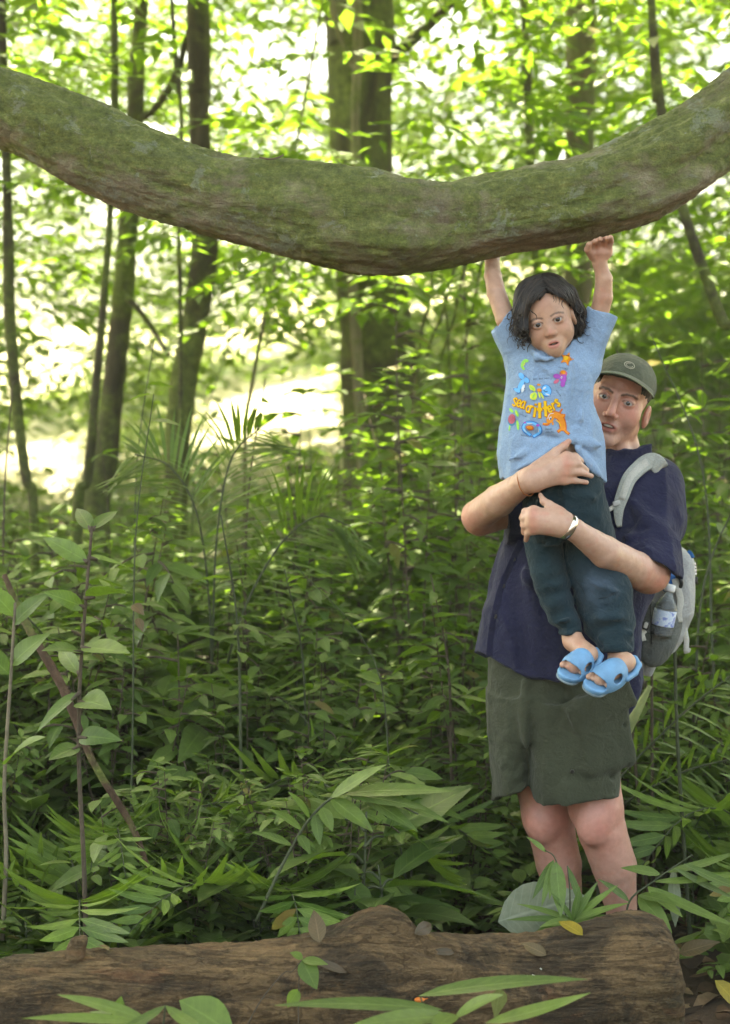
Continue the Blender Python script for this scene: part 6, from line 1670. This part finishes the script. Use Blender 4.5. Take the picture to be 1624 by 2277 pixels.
def foreground():
    # slim sapling with large leaves at the left
    Y = 5.12
    st = [[D(192, 2085, Y), D(186, 1900, Y), D(176, 1700, Y), D(178, 1520, Y), D(190, 1350, Y), D(205, 1170, Y)]]
    lv = []
    for bx, by, tx, ty, w, dy in ((186, 1350, 40, 1290, 74, -.1), (190, 1330, 330, 1270, 78, -.12), (196, 1250, 70, 1170, 66, .1), (198, 1240, 345, 1200, 72, .1), (180, 1450, 20, 1480, 80, -.15), (182, 1440, 340, 1420, 84, -.12), (178, 1540, 60, 1590, 74, -.1), (178, 1560, 330, 1560, 88, -.2),
                              (176, 1640, 290, 1690, 84, -.15), (176, 1660, 90, 1730, 70, -.1), (203, 1180, 150, 1110, 50, .1), (205, 1178, 290, 1130, 54, .1), (178, 1500, 110, 1400, 56, .15), (184, 1390, 280, 1340, 60, .15)):
        tx, ty, w = bx + (tx - bx) * rng.uniform(.45, .8), by + (ty - by) * .66 + rng.uniform(-30, 60), w * rng.uniform(.5, .8)
        lv.append(leafp((bx, by), (tx, ty), w, rng.uniform(.05, .4), Y, Y + dy + rng.uniform(-.06, .08), (rng.normal(0, .4), -.55, .85 + rng.normal(0, .3)), .25)); st.append([D(bx, by, Y), D(bx * .8 + tx * .2, by * .8 + ty * .2, Y + dy * .2)])
    plant("sapling", "slim sapling with a bare brown stem and large drooping leaves left behind the log", "sapling", lv, st, L_MID, M_TWIG, .0062)
    # second, paler thin stem at the far left
    Y = 5.3
    lv = [leafp((22, 1500), (-70, 1430), 60, .2, Y), leafp((26, 1480), (110, 1410), 64, .2, Y), leafp((12, 1700), (100, 1640), 62, .2, Y, 5.15), leafp((10, 1760), (-80, 1720), 60, .2, Y), leafp((30, 1390), (110, 1320), 54, .2, Y), leafp((32, 1370), (-40, 1300), 54, .2, Y)]
    plant("sapling", "pale thin sapling stem at the far left edge behind the log", "sapling", lv, [[D(6, 2090, Y), D(14, 1900, Y), D(10, 1740, Y), D(26, 1480, Y), D(34, 1340, Y)]], L_MID, plain("pale_stem", (.17, .14, .09), .8, var=.3), .0062)
    # dead limb leaning through the plants
    v, f = trunk_mesh([D(10, 1280, 5.75), D(60, 1390, 5.65), D(140, 1530, 5.52), D(205, 1690, 5.40), D(290, 1830, 5.28), D(330, 1930, 5.2)], [.008, .011, .013, .011, .009, .006], 14, .10, 90, 2, 5)
    tag(mesh_np("dead_branch", v, f, bark_mat("red_bark", ((.03, .016, .010), (.08, .045, .027), (.14, .085, .055)), moss=.15, scale=2.5)), "reddish brown dead branch slanting down through the plants on the left", "branch")
    # arching frond with broad leaflets above the hump of the log
    Y = 5.02; r = [D(570, 2050, Y), D(625, 1930, Y), D(690, 1820, Y), D(760, 1765, Y), D(850, 1775, Y), D(930, 1810, Y - .05)]
    lv = [leafp(a, b, w, .1, Y, Y - .05) for a, b, w in (((765, 1765), (950, 1800), 42), ((760, 1765), (1010, 1760), 44), ((735, 1775), (830, 1850), 46), ((735, 1775), (860, 1700), 42), ((700, 1810), (712, 1880), 26), ((715, 1795), (740, 1850), 30), ((690, 1820), (640, 1760), 30), ((672, 1845), (600, 1800), 32), ((665, 1855), (690, 1900), 24), ((650, 1880), (560, 1850), 28), ((800, 1765), (930, 1850), 40), ((850, 1775), (1000, 1830), 34))]
    plant("palm_frond", "arching frond with broad drooping leaflets behind the hump of the log", "palm frond", lv, [r], L_FERN, None, .004)
    # seedling with a bent stem on the log
    Y = 4.56
    lv = [leafp((672, 2135), (705, 2200), 46, .1, Y, Y - .03, (.2, -1, .3)), leafp((672, 2135), (730, 2145), 26, .1, Y, Y - .02), leafp((674, 2132), (645, 2118), 22, .1, Y), leafp((664, 2200), (640, 2240), 30, .1, Y, Y, (0, -1, .3))]
    plant("seedling", "tiny seedling with one rounded leaf standing against the front of the log", "seedling", lv, [[D(664, 2300, Y), D(664, 2220, Y), D(666, 2170, Y), D(672, 2135, Y)], [D(545, 2290, Y), D(580, 2225, Y), D(630, 2165, Y), D(650, 2160, Y), D(672, 2135, Y)]], L_BRIGHT, M_TWIG, .0016)
    # big leaves in front of the log, rooted below the picture
    Y = 4.22; c = D(955, 2420, Y)
    lv = [leafp((985, 2245), (612, 2236), 46, .10, Y, Y - .1, (0, -.4, .9), .1), leafp((1010, 2262), (1120, 2212), 50, .1, Y, Y - .1), leafp((1010, 2260), (770, 2285), 52, .08, Y, Y - .2), leafp((1080, 2275), (1312, 2208), 40, -.12, Y, Y - .05, (0, -.5, .9)), leafp((930, 2215), (1305, 2178), 44, .13, Y + .05, Y, (0, -.5, .9)), leafp((1010, 2255), (960, 2300), 48, .1, Y, Y - .2)]
    plant("strap_leaf_plant", "low plant of long arching leaves in front of the log near its middle", "plant", lv, [[c, D(990, 2330, Y), D(1000, 2262, Y)], [c, D(960, 2300, Y + .03), D(935, 2216, Y + .05)], [c, D(1050, 2330, Y), D(1080, 2276, Y)]], L_FERN, None, .003)
    lv = [leafp((1095, 2300), (1112, 2196), 40, .05, Y + .1, Y + .1, (.2, -1, .1), .25, .8)]
    plant("cut_leaf", "pale upright leaf with a torn square tip in front of the log", "leaf", lv, [[D(1095, 2400, Y + .1), D(1095, 2300, Y + .1)]], leaf_mat("leaf_pale", (.16, .18, .06), (.2, .22, .09), (.2, .24, .08)), None, .002)
    Y = 4.2; c = D(350, 2450, Y)
    lv = [leafp((368, 2236), (245, 2300), 26, -.25, Y, Y - .1), leafp((368, 2236), (470, 2300), 30, -.3, Y, Y - .1), leafp((330, 2270), (128, 2212), 34, .12, Y, Y + .05), leafp((320, 2275), (50, 2265), 30, .1, Y, Y - .1), leafp((260, 2270), (270, 2215), 34, .1, Y + .05, Y + .05, (0, -1, .4)), leafp((520, 2300), (400, 2225), 92, .1, Y + .1, Y + .12, (0, -.8, .6), .15, .5), leafp((330, 2280), (200, 2250), 36, .1, Y, Y + .1)]
    plant("strap_leaf_plant", "bright arching leaves in front of the log at its left part", "plant", lv, [[c, D(360, 2320, Y), D(368, 2236, Y)], [c, D(330, 2330, Y), D(328, 2272, Y)], [c, D(500, 2370, Y + .1), D(520, 2300, Y + .1)], [c, D(270, 2330, Y + .05), D(260, 2270, Y + .05)]], L_FERN, None, .003)
    # broad grey-green leaf, pale underside up, by the legs of the man
    pale = leaf_mat("leaf_underside", (.26, .28, .20), (.29, .31, .23), (.14, .18, .10), gloss=.6, tw=.2)
    V, F = leafp((1108, 2050), (1300, 1992), 128, .05, 5.16, 5.22, (-.1, -1, .25), .05, .42)
    tag(mesh_np("fallen_leaf", V, F, pale), "large grey-green leaf with its pale underside up beside the legs of the man", "fallen leaf")
    V, F = leafp((1497, 1925), (1502, 2062), 30, .03, 5.25, 5.2, (.1, -1, .1), .1, .5)
    tag(mesh_np("fallen_leaf", V, F, pale), "narrow pale hanging leaf beside the right end of the log", "fallen leaf")
    # leaves in front of the shins
    Y = 5.13; k = (1232, 1912)
    lv = [leafp(k, (1185, 1998), 20, -.2, Y, Y - .03, (0, -1, .3)), leafp(k, (1205, 2015), 18, -.15, Y, Y - .05, (.2, -1, .3)), leafp((1236, 1915), (1248, 2040), 36, .02, Y, Y - .06, (0, -1, .2), .1), leafp((1236, 1915), (1222, 2000), 18, -.1, Y, Y - .04, (0, -1, .3)), leafp((1262, 1925), (1312, 2060), 16, .05, Y + .02, Y - .03, (0, -1, .2)), leafp((1215, 1895), (1170, 1860), 16, .1, Y)]
    plant("palm_seedling", "dark palm seedling whose blades hang down in front of the shins of the man", "palm seedling", lv, [[D(1262, 2110, Y), D(1255, 2000, Y), D(1236, 1912, Y), D(1212, 1890, Y)], [D(1262, 2110, Y), D(1268, 2000, Y), D(1262, 1925, Y)]], L_MID, None, .0024)
    Y = 5.1; k = (1275, 2048)
    lv = [leafp(k, t, w, .12, Y, Y - e) for t, w, e in (((1128, 2046), 20, .05), ((1150, 2010), 18, 0), ((1400, 2008), 22, .05), ((1375, 1968), 20, -.02), ((1372, 2040), 22, .06), ((1200, 2062), 26, .1), ((1330, 1960), 18, -.02), ((1350, 2070), 22, .1), ((1180, 2080), 22, .1), ((1290, 1970), 16, 0), ((1225, 1985), 18, .02))]
    plant("palm_seedling", "low spreading seedling between the log and the feet of the man", "palm seedling", lv, [[D(1275, 2120, Y), D(1276, 2080, Y), D(1275, 2048, Y)]], L_MID, None, .003)
    Y = 5.2; k = (1400, 2005)
    lv = [leafp(k, (1330, 1955), 22, .12, Y), leafp((1440, 1970), (1640, 2060), 30, -.16, Y, Y - .1), leafp((1450, 1960), (1660, 1940), 22, -.16, Y), leafp((1440, 1972), (1520, 2040), 28, -.1, Y, Y - .1), leafp((1420, 1990), (1500, 2010), 34, .1, Y, Y - .1), leafp((1420, 1990), (1495, 2075), 42, .05, Y, Y - .1, (0, -1, .4)), leafp((1480, 1940), (1650, 1890), 24, -.16, Y, Y + .1), leafp((1470, 1945), (1380, 1930), 30, .1, Y), leafp((1520, 1920), (1680, 1985), 26, -.2, Y, Y - .05), leafp((1500, 1930), (1640, 2000), 22, -.12, Y)]
    plant("palm_seedling", "bright seedling with long arching blades at the right end of the log", "palm seedling", lv, [[D(1390, 2080, Y), D(1400, 2005, Y), D(1450, 1962, Y), D(1540, 1900, Y)]], L_FERN, None, .003)
    # pale stalks and fronds right of the shorts
    Y = 5.85
    v, f = trunk_mesh([D(1320, 1900, Y), D(1345, 1780, Y), D(1380, 1660, Y), D(1412, 1590, Y), D(1446, 1525, Y)], [.014, .015, .017, .015, .007], 14, .05, 60, 3, 2)
    tag(mesh_np("leaf_stalk", v, f, plain("pale_stalk", (.26, .30, .11), .6, var=.35, scale=14)), "thick pale green stalk leaning right beside the shorts of the man", "stalk")
    lv = []
    for (bx, by), (tx, ty) in (((1345, 1790), (1640, 1500)), ((1340, 1840), (1660, 1690))):
        for i in range(11):
            t = .22 + .75 * i / 10; x, y = bx + (tx - bx) * t, by + (ty - by) * t - 40 * math.sin(math.pi * t)
            for sgn in (-1, 1):
                a = math.atan2(ty - by, tx - bx) + sgn * 1.0; Lf = 105 * (1.1 - .5 * t)
                lv.append(leafp((x, y), (x + Lf * math.cos(a) + 30 + rng.normal(0, 14), y + Lf * math.sin(a) + 25 + rng.normal(0, 16)), 10, .2, Y - .05, Y - .15 + .1 * sgn, (0, -.4, .9), .15, .4, MD))
    plant("palm", "bright feathery palm fronds right of the shorts of the man", "palm", lv, [[D(1330, 2050, Y - .05), D(1345, 1790, Y - .05), D(1500, 1605, Y - .05), D(1640, 1490, Y - .05)], [D(1330, 2050, Y - .05), D(1340, 1840, Y - .05), D(1500, 1725, Y - .05), D(1660, 1680, Y - .05)]], L_FERN, None, .004)
    # the big feathery palm in the light
    Y = 6.6; lv = []; stems = []
    for rach in ([(470, 1700), (474, 1400), (484, 1180), (515, 1020), (580, 950)], [(470, 1700), (468, 1380), (440, 1150), (380, 1040), (300, 1010)], [(470, 1700), (520, 1420), (610, 1230), (700, 1150), (780, 1170)]):
        q = spline([(a, b, 0) for a, b in rach], 60)[:, :2]; stems.append([D(a, b, Y) for a, b in rach])
        for i in np.linspace(20, 58, 24).astype(int):
            tdir = unit(np.append(q[min(59, i + 1)] - q[i - 1], 0))[:2]; t = (i - 20) / 38
            for sgn in (-1, 1):
                a = math.atan2(tdir[1], tdir[0]) + sgn * (1.15 - .5 * t); Lf = 185 * (math.sin(math.pi * (.2 + .7 * t)))
                lv.append(leafp(tuple(q[i]), (q[i][0] + Lf * math.cos(a), q[i][1] + Lf * math.sin(a) + 30 + rng.normal(0, 9)), 9.5, .25, Y, Y - .1 + .15 * sgn, (0, -.5, .8), .15, .4, MD))
    plant("palm", "large feathery palm with narrow leaflets in the light left of the thickest trunk", "palm", lv, stems, L_FERN, None, .0042)
    # small things lying on the log
    def on_log(x, y, off=.004): h = onto(LOG_BVH, W(x, y, 4.6), off); return h
    def lying(x, y, L, w, ang, mat, label, curl=.2, name="fallen_leaf", cat="fallen leaf"):
        h = on_log(x, y)
        if h is None: return
        n = h[1]; e1 = unit(np.cross(n, (0, 1, 0))); e2 = np.cross(n, e1); d = e1 * math.cos(ang) + e2 * math.sin(ang)
        V, F = leaf_batch((h[0] + n * .004)[None], (d + n * .1)[None], n[None], L, w, curl, .25, STL, .42, .03)
        tag(mesh_np(name, V, F, mat), label, cat)
    yel = leaf_mat("leaf_yellow", (.42, .30, .02), (.48, .36, .04), (.4, .3, .02)); brown = leaf_mat("leaf_brown", (.12, .06, .025), (.2, .11, .05), (.12, .06, .02), tw=.15); red = leaf_mat("leaf_maroon", (.06, .018, .014), (.09, .03, .02), (.08, .02, .01), tw=.1)
    lying(1296, 2085, .085, .038, -.9, yel, "yellow fallen leaf lying on the right part of the log")
    lying(1215, 2125, .07, .03, -.5, brown, "curled brown leaf on the log left of the yellow leaf", .5)
    lying(712, 2100, .08, .045, -1.5, brown, "upright curled brown leaf at the left foot of the hump on the log", -.3)
    lying(918, 2080, .09, .035, -1.9, red, "dark dead leaf folded on the log right of the hump", .5)
    lying(770, 2165, .10, .022, -.1, red, "long dark maroon dead leaf lying in the crease of the log", .3)
    lying(690, 2165, .06, .020, -.8, red, "short maroon dead leaf beside the seedling on the log", .4)
    lying(205, 2095, .075, .03, -1.2, brown, "brown dead leaf leaning beside the stub on the log", .3)
    lying(240, 2120, .05, .02, -.8, brown, "small brown leaf curl on the left part of the log", .4)
    lying(1010, 2120, .06, .02, .2, red, "thin dark leaf scrap on the middle of the log", .3)
    h = on_log(932, 2222, .004)
    if h is not None:
        v, f = sdf_mesh([('u', EL(h[0], (.013, .008, .0065)), 0), ('u', RC(h[0] + [.012, 0, .001], h[0] + [.02, 0, .003], .0016), .002)], .0015); tag(mesh_np("orange_fruit", v, f, plain("orange_peel", (.6, .16, .02), .35)), "small orange fruit lying on the front of the log", "fruit")
    for x, y, k in ((1175, 2168, 5), (700, 2063, 3)):
        for i in range(k):
            h = on_log(x + rng.normal(0, 14), y + rng.normal(0, 7), .002)
            if h is not None:
                v, f = boxm(h[0], (.008 * rng.uniform(.5, 1.3), .004, .004 * rng.uniform(.5, 1.2)), rot_xyz(0, rng.uniform(-1, 1), 0), .4); tag(mesh_np("wood_chip", v, f, plain("pale_chip", (.5, .48, .38), .7)), "tiny pale wood chip on the log", "wood chip", "pale wood chips on the log")
    # dead leaves caught in the plants, litter beside the log end
    for x, y, tx, ty, w, Y, lab in ((295, 1345, 320, 1368, 26, 5.05, "tan dead leaf caught on a plant at the left"), (305, 1375, 318, 1405, 20, 5.04, "pink-brown dead leaf hanging just below the tan leaf"), (1590, 2180, 1660, 2260, 40, 5.0, "yellow-green leaf on the ground right of the log end"), (1460, 2262, 1520, 2248, 28, 4.9, "yellow leaf lying beside the sawn end of the log"), (1510, 2120, 1600, 2095, 36, 5.25, "large tan dead leaf behind the right end of the log")):
        V, F = leafp((x, y), (tx, ty), w, .2, Y, Y - .02, (.2, -.8, .6), .3); tag(mesh_np("dead_leaf", V, F, yel if 'yellow' in lab else brown), lab, "dead leaf")
foreground()
def thin_stems():
    for i in range(34):
        y = rng.uniform(5.6, 9.5); dx = rng.uniform(-60, 1040) if i < 24 else rng.uniform(1430, 1640); x = atx(dx, y); h = rng.uniform(.9, 2.0); g = gz(x, y); l = rng.normal(0, .14, 2)
        p = np.array([[x, y, g - .05], [x + l[0] * .3, y + l[1] * .3, g + h * .4], [x + l[0] * .5, y + l[1] * .5, g + h * .75], [x + l[0] * 1.4, y + l[1] * 1.4, g + h]])
        v, f = tube(spline(p, 16), np.linspace(.006, .002, 16) * rng.uniform(.6, 1.3), 6)
        n = 5; q = spline(p, 16)[rng.integers(8, 16, n)]
        L = leaf_batch(q, rand_dirs(n, -.2, .5), np.array([0, 0, 1.]) + rng.normal(0, .3, (n, 3)), rng.uniform(.06, .12, n), rng.uniform(.02, .045, n), .25, .2, MD)
        root = empty("thin_sapling", p[0], "thin nearly bare sapling stem rising out of the undergrowth", "sapling", "thin saplings in the undergrowth")
        mesh_np("stem", v, f, M_TWIG if i % 2 else M_STEM, root); mesh_np("foliage", L[0], L[1], L_BRIGHT, root)
thin_stems()
# ================================================================ MOIST AIR
def haze():
    lo, hi = np.array([-26., -3., -1.2]), np.array([26., 40., 15.5])
    V = [(x, y, z) for x in (lo[0], hi[0]) for y in (lo[1], hi[1]) for z in (lo[2], hi[2])]
    F = [(0, 1, 3, 2), (4, 6, 7, 5), (0, 4, 5, 1), (2, 3, 7, 6), (0, 2, 6, 4), (1, 5, 7, 3)]
    m = bpy.data.materials.new("humid_air"); m.use_nodes = True; t = m.node_tree; t.nodes.clear()
    o = t.nodes.new('ShaderNodeOutputMaterial'); v = t.nodes.new('ShaderNodeVolumePrincipled')
    v.inputs['Color'].default_value = (.92, .97, .82, 1); v.inputs['Density'].default_value = .0022; v.inputs['Anisotropy'].default_value = .35
    t.links.new(v.outputs[0], o.inputs['Volume'])
    tag(mesh_np("haze", V, F, m, smooth=False), kind='stuff')
haze()
